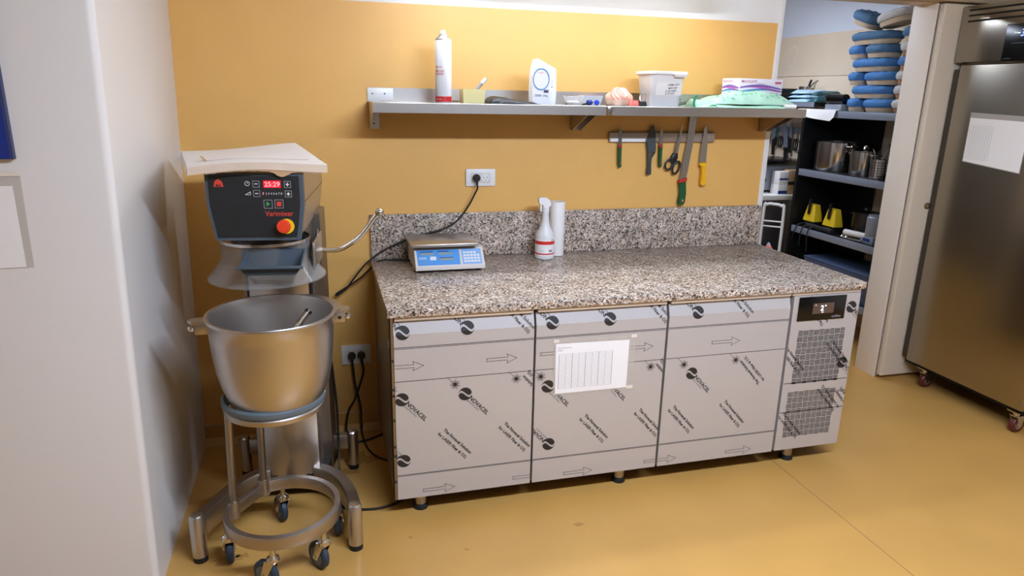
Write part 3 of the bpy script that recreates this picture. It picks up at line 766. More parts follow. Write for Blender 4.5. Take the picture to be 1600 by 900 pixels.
def caster(a, wdir):
    px, py, _ = onring(a); st = MB().cyl((px,py,.112),(px,py,.162),.012,.009,n=14)
    st.lathe([(.018,.108),(.022,.112),(.020,.124),(.012,.130)], (px,py,0), 18)
    stem = st.build('castor_stem', 'steel_polished', tr)
    d = Vector((math.cos(wdir), math.sin(wdir), 0)); s = Vector((-d.y, d.x, 0)); c = Vector((px,py,.0502))+d*.034
    f = MB()
    for k in (-1, 1):
        o = s*(.0165*k); p0 = Vector((px,py,.112))+o
        v = [p0-d*.018, p0+d*.022, c+o+d*.012-Vector((0,0,.010)), c+o-d*.012-Vector((0,0,.010))]
        e = s*.0015; f.raw([x+e for x in v]+[x-e for x in v], [(0,1,2,3),(7,6,5,4)]+[(i,(i+1) % 4,4+(i+1) % 4,4+i) for i in range(4)])
    f.box(-.02,.02,-.018,.018,.109,.113, M=Matrix.Translation((px,py,0)) @ Matrix.Rotation(wdir,4,'Z'))
    f.build('castor_fork', 'steel_polished', stem)
    w_ = MB(); n_ = 28
    pr = [(.050,-.007),(.050,.007),(.044,.0125),(.032,.0135),(.032,-.0135),(.044,-.0125)]
    vs = []
    for r, h in pr:
        for i in range(n_):
            t = 2*PI*i/n_; vs.append(c+d*(r*math.cos(t))+Vector((0,0,r*math.sin(t)))+s*h)
    w_.raw(vs, [(k*n_+i, k*n_+(i+1) % n_, ((k+1) % 6)*n_+(i+1) % n_, ((k+1) % 6)*n_+i) for k in range(6) for i in range(n_)])
    w_.build('wheel', 'wheel_blue', stem)
    MB().cyl(c-s*.0135, c+s*.0135, .033, n=24).build('wheel_hub', 'grey_rubber', stem)
    MB().cyl(c-s*.021, c+s*.021, .006, n=12).build('axle', 'steel_polished', stem)
def ang_of(x, y): return math.atan2(y-TC.y, x-TC.x)
caster(ang_of(-.430,-1.13), math.radians(140)); caster(ang_of(-.262,-1.05), math.radians(125)); caster(ang_of(-.410,-.73), math.radians(112))
caster(ang_of(-.205,-.87), math.radians(85)); caster(ang_of(-.585,-.95), math.radians(98))
# ------------------------------------------------------------------ bowl
BC = Vector((-.384, -.93, 0))
bo = thing('mixing_bowl', 'large brushed steel mixing bowl with side lugs on the trolley', 'bowl', (BC.x,BC.y,.57))
prof = [(.0001,.572),(.06,.574),(.10,.584),(.132,.606),(.155,.640),(.172,.685),(.183,.735),(.190,.80),(.194,.86),(.196,.905),(.203,.912),(.205,.918),(.202,.923),(.194,.922)]
inner = [(.190,.905),(.186,.80),(.179,.735),(.168,.687),(.151,.643),(.128,.611),(.098,.589),(.06,.579),(.0001,.577)]
MB().lathe(prof+inner, BC, 64).build('shell', 'steel', bo, smooth=50)
for s in (-1, 1):
    a = math.radians(4 if s > 0 else 186)
    M_ = Matrix.Translation((BC.x, BC.y, 0)) @ Matrix.Rotation(a, 4, 'Z')
    l = MB().box(.192,.232,-.012,.012,.868,.905, bev=.003, M=M_)
    lug = l.build('lug', 'steel_cast', bo)
    q = MB(); 
    poly = [(.192,.030),(.206,.026),(.238,.020),(.250,.0),(.240,-.016),(.192,-.018)]
    vs = [M_ @ Vector((x,y,.906)) for x, y in poly]+[M_ @ Vector((x,y,.917)) for x, y in poly]; n = len(poly)
    q.raw(vs, [tuple(range(n))[::-1], tuple(range(n,2*n))]+[(i,(i+1) % n,n+(i+1) % n,n+i) for i in range(n)]); q.build('lug_plate', 'steel_cast', lug)
    q = MB().cyl(M_ @ Vector((.214,-.0125,.886)), M_ @ Vector((.214,-.0120,.886)), .006, n=14); q.build('lug_hole', 'gap_black', lug)
    MB().lathe([(.0001,-.010),(.010,-.008),(.013,0),(.010,.008),(.0001,.010)], M_ @ Vector((.240,-.004,.888)), 16).build('lug_knob', 'steel_polished', lug)
# rear collar of the bowl rim on the right, seen as a pale flange
M_ = Matrix.Translation((BC.x, BC.y, 0))
fl2 = MB(); vs = []; fs = []
n = 20
for i in range(n+1):
    a = math.radians(-8+78*i/n); k = math.sin(PI*i/n)**.5 if 0 < i < n else 0
    for r, z in ((.202,.921),(.204+.022*k,.921),(.204+.022*k,.910),(.200,.908)): vs.append((BC.x+r*math.cos(a), BC.y+r*math.sin(a), z))
for i in range(n):
    for k in range(4): fs.append((i*4+k, i*4+(k+1) % 4, i*4+4+(k+1) % 4, i*4+4+k))
fl2.raw(vs, fs).build('rim_flange', 'steel_cast', bo)
bt = thing('beater_shaft', 'steel beater tool leaning inside the mixing bowl', 'mixer tool', (-.33,-.92,.62))
MB().cyl((-.405,-.955,.745),(-.268,-.865,.898),.0115,n=18).build('shaft', 'steel_polished', bt)
MB().cyl((-.274,-.869,.891),(-.268,-.865,.898),.0125,n=18).build('shaft_end', 'steel_dark', bt)
for i in range(5):
    a = PI*i/5; ax = Vector((-.835,-.549,-.02)).normalized()
    dn = Vector((-.137,-.09,-.153)).normalized(); si = dn.orthogonal().normalized(); si = Matrix.Rotation(a,3,dn) @ si; c = Vector((-.41,-.958,.74))
    pts = [c+si*(.045*math.sin(PI*t))*(1 if True else 1)+dn*(.085*(1-math.cos(PI*t))/2) for t in [k/8 for k in range(9)]]
    MB().tube(pts, .002, 6).build('wire', 'steel_whisk', bt)
# ------------------------------------------------------------------ wall shelves
SZ = 1.575
def wall_shelf(x0, x1, label, brackets):
    t = thing('wall_shelf', label, 'shelf', ((x0+x1)/2, -.15, SZ-.12), 0, 'stainless wall shelves')
    s = MB().prism([(-.001,SZ+.058),(-.003,SZ+.058),(-.003,SZ),(-.300,SZ),(-.3015,SZ-.0015),(-.3015,SZ-.040),(-.288,SZ-.040),(-.288,SZ-.038),(-.2995,SZ-.038),(-.2995,SZ-.003),(-.001,SZ-.003)], lambda a, b_, c: (c, a, b_), x0, x1)
    s.build('tray', 'steel_h', t, smooth=15)
    for xb, side in brackets:
        b_ = MB()
        for k in (0, .042) if side == 0 else (0,):
            xx = xb+k
            b_.prism([(-.002,SZ-.004),(-.285,SZ-.004),(-.285,SZ-.018),(-.035,SZ-.118),(-.002,SZ-.118)], lambda a, c_, c: (c, a, c_), xx, xx+.002)
        b_.box(xb, xb+.044*(side or 1), -.006, -.002, SZ-.118, SZ-.004)
        bo_ = b_.build('bracket', 'steel', t, smooth=15)
        sc = MB()
        for zz in (SZ-.03, SZ-.095): sc.lathe([(.0045,-.0075),(.004,-.006)], (xb+.021*(side or 1),0,zz), 10, 'y')
        sc.build('screws', 'steel_dark', bo_)
    for xx in (x0+.022, x0+.075, (x0+x1)/2, x1-.05): MB().lathe([(.0035,-.005),(.0035,-.003)], (xx,0,SZ+.032), 10, 'y').build('screw', 'steel_dark', t)
    return t
shl = wall_shelf(.008, 1.012, 'stainless wall shelf carrying the tall spray can, left of the pair', [(.012, 1), (.955, 0)])
shr = wall_shelf(1.016, 2.030, 'stainless wall shelf carrying the lidded white tub, right of the pair', [(1.985, 0)])
MB().box(1.017,1.045,-.304,-.3018,SZ-.039,SZ-.002,bev=.0008).build('joint_clip', 'steel_polished', shr)
MB().box(.010,.120,-.0042,-.0031,SZ+.004,SZ+.056,bev=.0003).build('film_strip', 'white_plastic', shl)

# ------------------------------------------------------------------ things on the shelves
Z = SZ+.0005
cn = thing('spray_can', 'tall white aerosol can with a red band standing on the shelf', 'spray can', (.316,-.17,Z))
c = (.316,-.17,Z)
MB().lathe([(.0325,0),(.0345,.003),(.0345,.250),(.033,.254)], c, 36).build('body', 'can_white', cn)
MB().lathe([(.0348,.004),(.0348,.026)], c, 36).build('red_band', 'red_paint', cn)
MB().lathe([(.0345,.252),(.034,.256),(.028,.262),(.018,.270),(.017,.274),(.0001,.275)], c, 30).build('shoulder', 'steel', cn)
MB().lathe([(.0115,.273),(.0115,.286),(.009,.291),(.0001,.292)], c, 20).build('nozzle', 'white_plastic', cn)
def cyl_text(cx, cy, r, ang0, z):
    return lambda u, v: (cx+r*math.sin(ang0+u/r), cy-r*math.cos(ang0+u/r), z+v)
g = MB()
for s, w_, zz in (('SPRAY DE', .034, .140), ('DEMOULAGE', .044, .124), ('BOULANGERIE', .042, .112)):
    g.d2(text2d(s, width=w_, height=.009, bold=.01), cyl_text(c[0], c[1], .0349, -1.35, Z+zz))
g.build('lettering', 'red_text', cn, smooth=0)
MB().d2(text2d('BOULANGERIE', width=.03, height=.005), cyl_text(c[0], c[1], .0350, -1.2, Z+.012)).build('band_lettering', 'white_print', cn, smooth=0)
# yellow cup with a marker
cu = thing('yellow_cup', 'small square pale yellow plastic tub beside the tall spray can', 'tub', (.437,-.19,Z))
def tub(x0, x1, y0, y1, z0, z1, t, taper, m=None):
    m = m or MB(); k = taper
    top = (x0,x1,y0,y1,z1); bot = (x0+k,x1-k,y0+k,y1-k,z0)
    def rc(q, d, z): return [(q[0]+d,q[2]+d,z),(q[1]-d,q[2]+d,z),(q[1]-d,q[3]-d,z),(q[0]+d,q[3]-d,z)]
    vs = rc(bot,0,z0)+rc(top,0,z1)+rc(top,t,z1)+rc(bot,t,z0+t); fs = [(3,2,1,0),(12,13,14,15)]
    for a in range(3):
        for i in range(4): fs.append((a*4+i, a*4+(i+1) % 4, a*4+4+(i+1) % 4, a*4+4+i))
    return m.raw(vs, fs)
tub(.388,.484,-.235,-.15,Z,Z+.058,.002,.003).build('shell', 'cup_yellow', cu, smooth=0)
mk_ = thing('marker_pen', 'white and grey marker pen leaning in the yellow tub', 'pen', (.452,-.19,Z+.02))
MB().cyl((.415,-.19,Z+.012),(.478,-.19,Z+.082),.0075,n=16).build('barrel', 'grey_print', mk_)
MB().cyl((.4785,-.19,Z+.0825),(.497,-.19,Z+.102),.0085,n=16).build('cap', 'white_plastic', mk_)
# black folded tray / pad
bk = MB()
def lumpy(name, mt, x0, x1, y0, y1, z0, hfun, label, cat, nx=20, ny=10, parent=None, world=True):
    vs = []; fs = []
    for j in range(ny+1):
        for i in range(nx+1):
            u, v = i/nx, j/ny; e = min(1, 6*min(u,1-u))*min(1, 6*min(v,1-v))
            vs.append((x0+(x1-x0)*u, y0+(y1-y0)*v, z0+max(.0012, hfun(u,v)*(e**.5))))
    o = len(vs)
    vs += [(x, y, z0) for x, y, z in vs]
    W_ = nx+1
    for j in range(ny):
        for i in range(nx):
            a = j*W_+i; fs += [(a,a+1,a+W_+1,a+W_),(o+a,o+a+W_,o+a+W_+1,o+a+1)]
    rim = [i for i in range(nx+1)]+[j*W_+nx for j in range(1,ny+1)]+[ny*W_+nx-i for i in range(1,nx+1)]+[(ny-j)*W_ for j in range(1,ny)]
    for a, b2 in zip(rim, rim[1:]+rim[:1]): fs.append((a,b2,o+b2,o+a))
    ob = MB().raw(vs, fs).build(name, mt, parent, smooth=60)
    if label: tag(ob, label, cat)
    return ob
pd = thing('black_bag', 'flat shiny black plastic bag lying on the shelf before the sugar packet', 'bag', (.59,-.2,Z))
lumpy('fold', 'black_plastic', .495,.700,-.285,-.12,Z, lambda u,v: .030*(1-u)**1.3+.007+.003*math.sin(17*u+9*v), None, None, parent=pd)
lumpy('fold', 'black_plastic', .53,.715,-.292,-.16,Z, lambda u,v: .019*(1-u)+.006+.002*math.sin(23*u+5*v), None, None, parent=pd)
# sugar packet: slanting torn top
sg = thing('sugar_packet', 'opened white paper sugar packet with a blue ring printed on it', 'sugar packet', (.748,-.2,Z))
def bagpts(z, k): 
    return [(.694+k,-.232),(.770,-.240),(.802-k,-.222),(.803-k,-.175),(.74,-.168),(.694+k,-.176)]
vs = []; lv_ = [(0,.004),(.006,0),(.06,-.002),(.12,0),(.15,.002)]
for z, k in lv_: vs += [(x,y,Z+z) for x, y in bagpts(z,k)]
tp_ = [(.700,-.205,.186),(.722,-.210,.190),(.800,-.208,.152),(.800,-.198,.152),(.722,-.194,.190),(.702,-.197,.186)]
vs += [(x,y,Z+z) for x, y, z in tp_]
fs = [(5,4,3,2,1,0)]
for a in range(5):
    for i in range(6): fs.append((a*6+i, a*6+(i+1) % 6, a*6+6+(i+1) % 6, a*6+6+i))
fs.append(tuple(range(30,36)))
MB().raw(vs, fs).build('paper_body', 'sugar_paper', sg, smooth=25)
sf = lambda u, v: (u, -.2335-(u-.694)*.105 -.0014, Z+v)
sf2 = lambda u, v: (.7705+u*.80, -.2405+u*.56-.0010, Z+v)
MB().d2(join2(ring(.729,.105,.0325,.0362,40,1.25)), sf).build('printed_ring', 'sugar_blue', sg, smooth=0)
g = MB(); g.d2(xf(text2d('Zahăr', width=.030, height=.010, bold=.006), 0, .703, .034), sf); g.d2(xf(text2d('2kg', width=.020, height=.010), 0, .739, .032), sf); g.d2(frame2(.742,.050,.762,.062,.0025), sf); g.d2(rect(.745,.053,.759,.058), sf)
for zz in (.098,.090,.084,.072,.046): g.d2(rect(.006,zz,.034,zz+(.004 if zz == .072 else .0015)), sf2)
g.build('lettering', 'sugar_text', sg, smooth=0)
MB().d2(xf(text2d('margaritar', width=.026, height=.007), 0, .716, .128), sf).build('brand_lettering', 'red_text', sg, smooth=0)
# clear cup, tray, caps
cc = thing('clear_cup', 'low clear plastic cup with white content beside the sugar packet', 'cup', (.893,-.2,Z))
MB().shell([(.036,0),(.046,.036),(.048,.037),(.048,.039),(.0445,.0385),(.035,.002)], (.893,-.2,Z), 36).build('shell', 'clear_cup', cc)
MB().lathe([(.0001,.002),(.033,.002),(.036,.012),(.02,.018),(.0001,.016)], (.89,-.2,Z), 24).build('content', 'paper', cc)
wt_ = thing('white_tray', 'small white rectangular plastic dish behind the blue caps', 'dish', (.985,-.16,Z))
tub(.930,1.035,-.20,-.11,Z,Z+.042,.002,.010).build('shell', 'white_plastic', wt_, smooth=0)
for i, (x, y, a, lb) in enumerate(((.957,-.235,.3,'dark blue plastic cap lying beside the bright blue one'), (.985,-.25,1.2,'bright blue round plastic cap lying in front of the white dish'))):
    k = thing('plastic_cap', lb, 'nozzle', (x,y,Z))  # loose blue bottle cap lying on its side
    M_ = Matrix.Translation((x,y,Z+.0125)) @ Matrix.Rotation(a,4,'Z') @ Matrix.Rotation(PI/2,4,'Y')
    q = MB().lathe([(.0001,-.012),(.0095,-.012),(.012,-.008),(.012,.006),(.007,.010),(.005,.016),(.0001,.017)], (0,0,0), 20)
    q.v = [tuple(M_ @ Vector(v)) for v in q.v]; q.build('shell', 'blue_cap' if i else 'box_navy', k)
bn = thing('thin_cable_end', 'dark thin cable stub running to the blue caps', 'cable', (.93,-.23,Z)); MB().tube([(.925,-.232,Z+.004),(.935,-.236,Z+.005),(.946,-.235,Z+.008)], .003, 8).build('sheath', 'cable_black', bn)
# pink net bag
pn = thing('net_bag', 'crumpled pink net bag of brown goods beside the white tub', 'bag', (1.12,-.2,Z))
def blob(c, rx, ry, rz, seed, amp, n=24, m=14, flat=.25):
    random.seed(seed); ph = [random.uniform(0,6.28) for _ in range(6)]
    vs = []; fs = []
    for j in range(m+1):
        th = PI*j/m
        for i in range(n):
            a = 2*PI*i/n; k = 1+amp*(math.sin(3*a+ph[0]+2*th)+.6*math.sin(5*a+ph[1]-3*th)+.5*math.sin(8*th+ph[2]))
            z = max(-flat, math.cos(th))*rz*k
            vs.append((c[0]+rx*k*math.sin(th)*math.cos(a), c[1]+ry*k*math.sin(th)*math.sin(a), c[2]+(z if z > -flat*rz else -flat*rz)))
    for j in range(m):
        for i in range(n): fs.append((j*n+i, j*n+(i+1) % n, (j+1)*n+(i+1) % n, (j+1)*n+i))
    return MB().raw(vs, fs)
blob((1.115,-.2,Z+.0165),.066,.055,.060,5,.06,flat=.275).build('body', 'pink_net', pn, smooth=60)
nt = MB(); random.seed(11)
for k in range(9):
    a0 = random.uniform(0,6.28); pts = []
    for i in range(6):
        th = .3+1.1*i/5; a = a0+.22*i
        pts.append((1.115+.069*math.sin(th)*math.cos(a), -.2+.058*math.sin(th)*math.sin(a), Z+.0165+.063*math.cos(th)))
    nt.tube(pts, .0010, 6, 3)
nt.build('net_strands', 'pink_red', pn)
lumpy('red_label', 'pink_red', 1.135,1.185,-.268,-.235,Z, lambda u,v: .026+.004*math.sin(8*u), None, None, 8, 5, parent=pn)
# binder clip
bcp = thing('binder_clip', 'black binder clip with silver wire handles before the white tub', 'binder clip', (1.198,-.262,Z))
MB().prism([(-.012,0),(.012,0),(.002,.022),(-.002,.022)], lambda a, b_, c: (c, -.262+a, Z+b_), 1.182, 1.216).build('jaw', 'black_plastic', bcp, smooth=0)
for s in (-1, 1): MB().tube([(1.192,-.262+s*.006,Z+.018),(1.189,-.262+s*.012,Z+.045),(1.198,-.262+s*.014,Z+.055),(1.207,-.262+s*.012,Z+.045),(1.205,-.262+s*.006,Z+.018)], .0012, 6).build('wire_handle', 'steel_polished', bcp)
# white tub with lid
bu = thing('lidded_tub', 'white translucent plastic tub with a lid and a handwritten paper label', 'tub', (1.325,-.175,Z))
def rrect(cx, cy, hx, hy, r, n=6):
    p = []
    for sx, sy, a0 in ((1,1,0),(-1,1,PI/2),(-1,-1,PI),(1,-1,1.5*PI)):
        for i in range(n+1):
            a = a0+PI/2*i/n; p.append((cx+sx*(hx-r)+r*math.cos(a), cy+sy*(hy-r)+r*math.sin(a)))
    return p
def loft(sections, fn=None):
    n = len(sections[0][0]); vs = []; fs = []
    for pl, z in sections: vs += [(x,y,z) for x, y in pl]
    for k in range(len(sections)-1):
        for i in range(n): fs.append((k*n+i,k*n+(i+1) % n,(k+1)*n+(i+1) % n,(k+1)*n+i))
    fs += [tuple(range(n))[::-1], tuple(range((len(sections)-1)*n, len(sections)*n))]
    return MB().raw(vs, fs)
bx, by = 1.326, -.175
loft([(rrect(bx,by,.074,.060,.02),Z),(rrect(bx,by,.078,.063,.02),Z+.05),(rrect(bx,by,.0795,.064,.02),Z+.052),(rrect(bx,by,.088,.072,.022),Z+.138)]).build('body', 'bucket_white', bu)
loft([(rrect(bx,by,.092,.076,.024),Z+.138),(rrect(bx,by,.099,.083,.026),Z+.141),(rrect(bx,by,.099,.083,.026),Z+.150),(rrect(bx,by,.094,.078,.024),Z+.153)]).build('lid', 'white_plastic', bu)
loft([(rrect(bx+.055,by-.080,.030,.010,.008),Z+.129),(rrect(bx+.055,by-.082,.034,.012,.008),Z+.1395)]).build('lid_tab', 'white_plastic', bu)
lb_ = lambda d: (lambda u, v: (bx-.055+u, by-.0635-.0084*((v+.05-.052)/.086)-d, Z+.05+v))
MB().d2(rect(0,0,.128,.055), lb_(.0010)).build('paper_label', 'paper', bu, smooth=0)
g = MB()
for s, u, v, w_ in (('CREMA+UNT',.056,.040,.058),('MECHIP',.060,.026,.044),('E 25 N00',.048,.013,.052),('E 13 N21',.048,.002,.046)): g.d2(xf(text2d(s, width=w_, height=.0085, shear=.2, bold=.012), .06, u, v), lb_(.0018))
g.build('handwriting', 'film_print', bu, smooth=0)
# stack of printed green bags
ns = []
gb = lumpy('green_bag', 'green_bag', 1.46,1.96,-.292,-.09,Z, lambda u,v: .014+.004*math.sin(9*u), 'pale green plastic bag lying flat at the bottom of the pile on the shelf', 'bag')
MB().prism([(1.452,.002),(1.461,.001),(1.458,.022),(1.462,.042),(1.471,.050),(1.464,.054),(1.455,.048),(1.450,.025)], lambda p, q_, c_: (p, c_, Z+q_), -.266, -.262).build('bag_strip', 'green_strip', gb)
lumpy('bag_fold', 'green_bag', 1.463,1.60,-.268,-.15,Z+.001, lambda u,v: .036*(1-u)**1.2+.006+.002*math.sin(14*u+6*v), None, None, 12, 8, parent=gb)
MB().prism([(1.508,.004),(1.53,.013),(1.548,.012),(1.556,.002),(1.549,.007),(1.53,.008)], lambda p, q_, c_: (p, c_, Z+q_), -.2985, -.295).build('bag_strip', 'green_strip', gb)
def bagh(u, v): return .060*(1-.5*(2*u-1)**2)*(1.0 if v < .36 else .74)+.003*math.sin(21*u+7*v)
g2 = lumpy('green_bag', 'green_bag', 1.56,1.995,-.275,-.04,Z+.016, lambda u,v: bagh(u,v), 'puffed pale green printed bag on top of the pile under the glove box', 'bag', 28, 14)
pm = MB(); random.seed(5)
for k in range(54):
    u = random.uniform(.10,.86); v = random.uniform(.03,.35); x = 1.56+.435*u; y = -.275+.235*v
    e = min(1,6*min(u,1-u))*min(1,6*min(v,1-v)); z = Z+.016+max(.0012,bagh(u,v)*e**.5)+.0018
    pm.d2(ring(0,0,.003,.0058,10,.8), lambda a, b_: (x+a, y+b_*.8, z+b_*.6))
pm.build('printed_rings', 'green_bag_print', g2, smooth=0)
wr_ = thing('white_roll', 'small white rolled tube lying at the front edge of the green bags', 'roll', (1.96,-.285,Z))
q = MB().shell([(.0065,0),(.0095,0),(.0095,.055),(.0065,.055)], (0,0,0), 20); M_ = Matrix.Translation((1.918,-.283,Z+.0098)) @ Matrix.Rotation(-.25,4,'Z') @ Matrix.Rotation(PI/2,4,'Y')
q.v = [tuple(M_ @ Vector(v)) for v in q.v]; q.build('tube', 'white_plastic', wr_)
q = MB().cyl((0,0,.050),(0,0,.0545),.0066,n=18); q.v = [tuple(M_ @ Vector(v)) for v in q.v]; q.build('core', 'gap_black', wr_)
# glove box
gx = thing('glove_box', 'white glove box with pink and purple waves lying on the green bags', 'box', (1.84,-.125,Z+.0625), math.radians(10))
MB().box(-.135,.135,-.06,.06,0,.072,bev=.001).build('carton', 'glove_white', gx, world=False)
fF = lambda d: (lambda u, v: (u, -.06-d, v)); fS = lambda d: (lambda u, v: (-.135-d, .06-u, v))
def wave(u0, u1, z0, amp, w_, ph, n=20): return ribbon([(u0+(u1-u0)*i/n, z0+amp*math.sin(ph+3.6*i/n)) for i in range(n+1)], [w_*(.25+.75*math.sin(PI*(.08+.84*i/n))) for i in range(n+1)])
for nm, mt, a in (('purple_wave','glove_purple',(.030,.010,.012,.0)),('pink_wave','glove_pink',(.024,.012,.010,.6)),('blue_wave','glove_blue',(.016,.008,.009,-.5))):
    q = MB(); q.d2(wave(-.132,.132,a[0],a[1],a[2],a[3]), fF(.0006+.0003*len(nm)/10)); q.d2(wave(.003,.117,a[0],a[1]*.7,a[2],a[3]), fS(.0006+.0003*len(nm)/10)); q.build(nm, mt, gx, world=False, smooth=0)
q = MB(); q.d2(xf(text2d('MAXSAFE', width=.095, height=.013, bold=.01), 0, -.125, .052), fF(.0008)); q.d2(xf(text2d('MAXSAFE', width=.07, height=.010), 0, .008, .054), fS(.0008)); q.d2(rect(.085,.050,.126,.060), fF(.0008)); q.build('lettering', 'glove_text', gx, world=False, smooth=0)
MB().d2(xf(text2d('NITRILE gloves', width=.05, height=.006), 0, -.026, .046), fF(.0008)).build('small_lettering', 'print_grey', gx, world=False, smooth=0)

# ------------------------------------------------------------------ knife rail and knives
kr = thing('knife_rail', 'grey magnetic knife rail screwed to the yellow wall under the shelf', 'knife rail', (1.44,-.01,1.40))
MB().box(1.154,1.728,-.016,-.0008,1.401,1.447,bev=.002).build('rail', 'steel_cast', kr)
MB().box(1.160,1.345,-.0175,-.0155,1.403,1.418).build('pale_strip', 'white_plastic', kr)
YB = -.0165
def flat(poly, name, mt, parent, y=YB, t=.003, bev=0): return MB().prism(poly, lambda a, b_, c: (a, c, b_), y-t, y).build(name, mt, parent, smooth=30)
def handle(poly, name, mt, parent, t=.016, y=YB+.006):
    # bevelled slab: outline inset on both faces
    cx = sum(p[0] for p in poly)/len(poly); cz = sum(p[1] for p in poly)/len(poly)
    ins = []
    for x, z in poly:
        d = Vector((cx-x, cz-z)); k = .0032; 
        ins.append((x+max(-k,min(k,d.x*.25)), z+max(-k,min(k,d.y*.25))))
    n = len(poly); vs = [(x,y-t,z) for x,z in ins]+[(x,y-t*.72,z) for x,z in poly]+[(x,y-t*.28,z) for x,z in poly]+[(x,y,z) for x,z in ins]
    fs = [tuple(range(n))[::-1], tuple(range(3*n,4*n))]
    for a in range(3):
        for i in range(n): fs.append((a*n+i,a*n+(i+1) % n,a*n+n+(i+1) % n,a*n+n+i))
    return MB().raw(vs, fs).build(name, mt, parent, smooth=50)
def paring(x, label):
    t = thing('paring_knife', label, 'knife', (x,-.02,1.28), 0, 'green paring knives on the rail')
    flat([(x-.008,1.386),(x+.010,1.386),(x+.010,1.43),(x+.003,1.474),(x-.002,1.478),(x-.008,1.44)], 'blade', 'blade', t)
    handle([(x-.009,1.376),(x-.009,1.388),(x+.012,1.390),(x+.012,1.378)], 'collar', 'handle_red', t, .017)
    h = handle([(x-.008,1.377),(x+.011,1.379),(x+.012,1.33),(x+.015,1.282),(x+.006,1.277),(x-.003,1.288),(x-.006,1.33)], 'handle', 'handle_green', t)
    MB().d2(disc(x+.007,1.302,.0035,12,.006), lambda u, v: (u, YB+.006-.0165, v)).build('handle_hole', 'handle_red', h, smooth=0)
paring(1.209, 'small green-handled paring knife at the left end of the rail')
paring(1.428, 'small green-handled paring knife between the black knife and the scissors')
t = thing('chef_knife', 'all-black chef knife hanging from the rail', 'knife', (1.375,-.02,1.24))
flat([(1.372,1.352),(1.404,1.352),(1.405,1.37),(1.398,1.44),(1.388,1.478),(1.381,1.486),(1.372,1.478),(1.356,1.43),(1.350,1.385)], 'blade', 'blade_dark', t, t=.003)
handle([(1.353,1.40),(1.364,1.353),(1.375,1.340),(1.404,1.355),(1.398,1.345),(1.385,1.325),(1.384,1.29),(1.388,1.245),(1.372,1.240),(1.362,1.244),(1.364,1.29),(1.360,1.34)], 'handle', 'blade_dark', t)
t = thing('slicing_knife', 'very long slicing knife with a green handle, longest on the rail', 'knife', (1.575,-.03,1.09))
flat([(1.548,1.215),(1.584,1.222),(1.590,1.25),(1.606,1.38),(1.617,1.53),(1.578,1.532),(1.572,1.40)], 'blade', 'blade', t, y=YB-.0002)
handle([(1.541,1.196),(1.542,1.216),(1.589,1.226),(1.589,1.206)], 'collar', 'handle_red', t, .018)
h = handle([(1.546,1.198),(1.583,1.207),(1.590,1.15),(1.588,1.10),(1.578,1.086),(1.556,1.087),(1.547,1.096),(1.553,1.15)], 'handle', 'handle_green', t, .020)
MB().d2(poly2([(1.571,1.102),(1.577,1.110),(1.571,1.118),(1.565,1.110)]), lambda u, v: (u, YB+.006-.0205, v)).build('emblem', 'pink_red', h, smooth=0)
t = thing('yellow_knife', 'straight knife with a bright yellow handle at the right end of the rail', 'knife', (1.68,-.02,1.18))
flat([(1.652,1.296),(1.690,1.296),(1.690,1.38),(1.682,1.45),(1.672,1.482),(1.663,1.47),(1.655,1.38)], 'blade', 'blade', t)
handle([(1.650,1.300),(1.692,1.302),(1.692,1.286),(1.689,1.25),(1.700,1.192),(1.697,1.184),(1.672,1.184),(1.665,1.192),(1.667,1.25),(1.662,1.286),(1.651,1.288)], 'handle', 'handle_yellow', t, .020)
t = thing('scissors', 'black-handled kitchen scissors hanging open loops down on the rail', 'scissors', (1.51,-.02,1.24))
flat([(1.508,1.335),(1.524,1.335),(1.536,1.42),(1.541,1.487),(1.537,1.487),(1.522,1.42)], 'blade', 'blade', t, y=YB-.0032, t=.002)
flat([(1.505,1.335),(1.520,1.335),(1.530,1.42),(1.536,1.455),(1.524,1.44),(1.512,1.39)], 'blade', 'blade', t, y=YB-.0005, t=.002)
def loop(c, rx, rz, rot, name, mt, r=.0055):
    pts = []
    for i in range(14):
        a = 2*PI*i/14; x, z = rx*math.cos(a), rz*math.sin(a); pts.append((c[0]+x*math.cos(rot)-z*math.sin(rot), YB-.004, c[1]+x*math.sin(rot)+z*math.cos(rot)))
    return MB().tube(pts, r, 8, 3, closed=True).build(name, mt, t)
handle([(1.500,1.348),(1.528,1.350),(1.530,1.325),(1.522,1.305),(1.498,1.300),(1.486,1.318)], 'grip', 'black_plastic', t, .012)
loop((1.482,1.291), .019, .025, -.35, 'handle_loop', 'black_plastic'); loop((1.524,1.276), .017, .032, -.38, 'handle_loop', 'black_plastic')

# ------------------------------------------------------------------ sockets, plugs, cables
def socket(x0, x1, z0, z1, label, n):
    t = thing('wall_socket', label, 'socket', ((x0+x1)/2, -.004, z0))
    MB().box(x0,x1,-.0105,-.0008,z0,z1,bev=.002).build('plate', 'white_plastic', t)
    cx = (x0+x1)/2; cz = (z0+z1)/2
    MB().box(cx-.046,cx+.046,-.0118,-.0105,cz-.024,cz+.024,bev=.0005).build('insert', 'offwhite_plastic', t)
    for s in (-1, 1):
        MB().lathe([(.0195,-.0128),(.0195,-.0115)], (cx+s*.0225,0,cz), 28, 'y').build('outlet', 'white_plastic', t)
        hl = MB()
        for dx, dz in ((-.0085,.001),(.0085,.001),(0,-.011)): hl.lathe([(.0022,-.0133),(.0022,-.0127)], (cx+s*.0225+dx,0,cz+dz), 10, 'y')
        hl.build('pin_holes', 'gap_black', t)
    return cx, cz
ux, uz = socket(.447,.588,1.196,1.276, 'white double wall socket above the scale on the yellow wall', 1)
lx_, lz_ = socket(-.156,-.018,.350,.446, 'white double wall socket low on the wall between mixer and counter', 2)
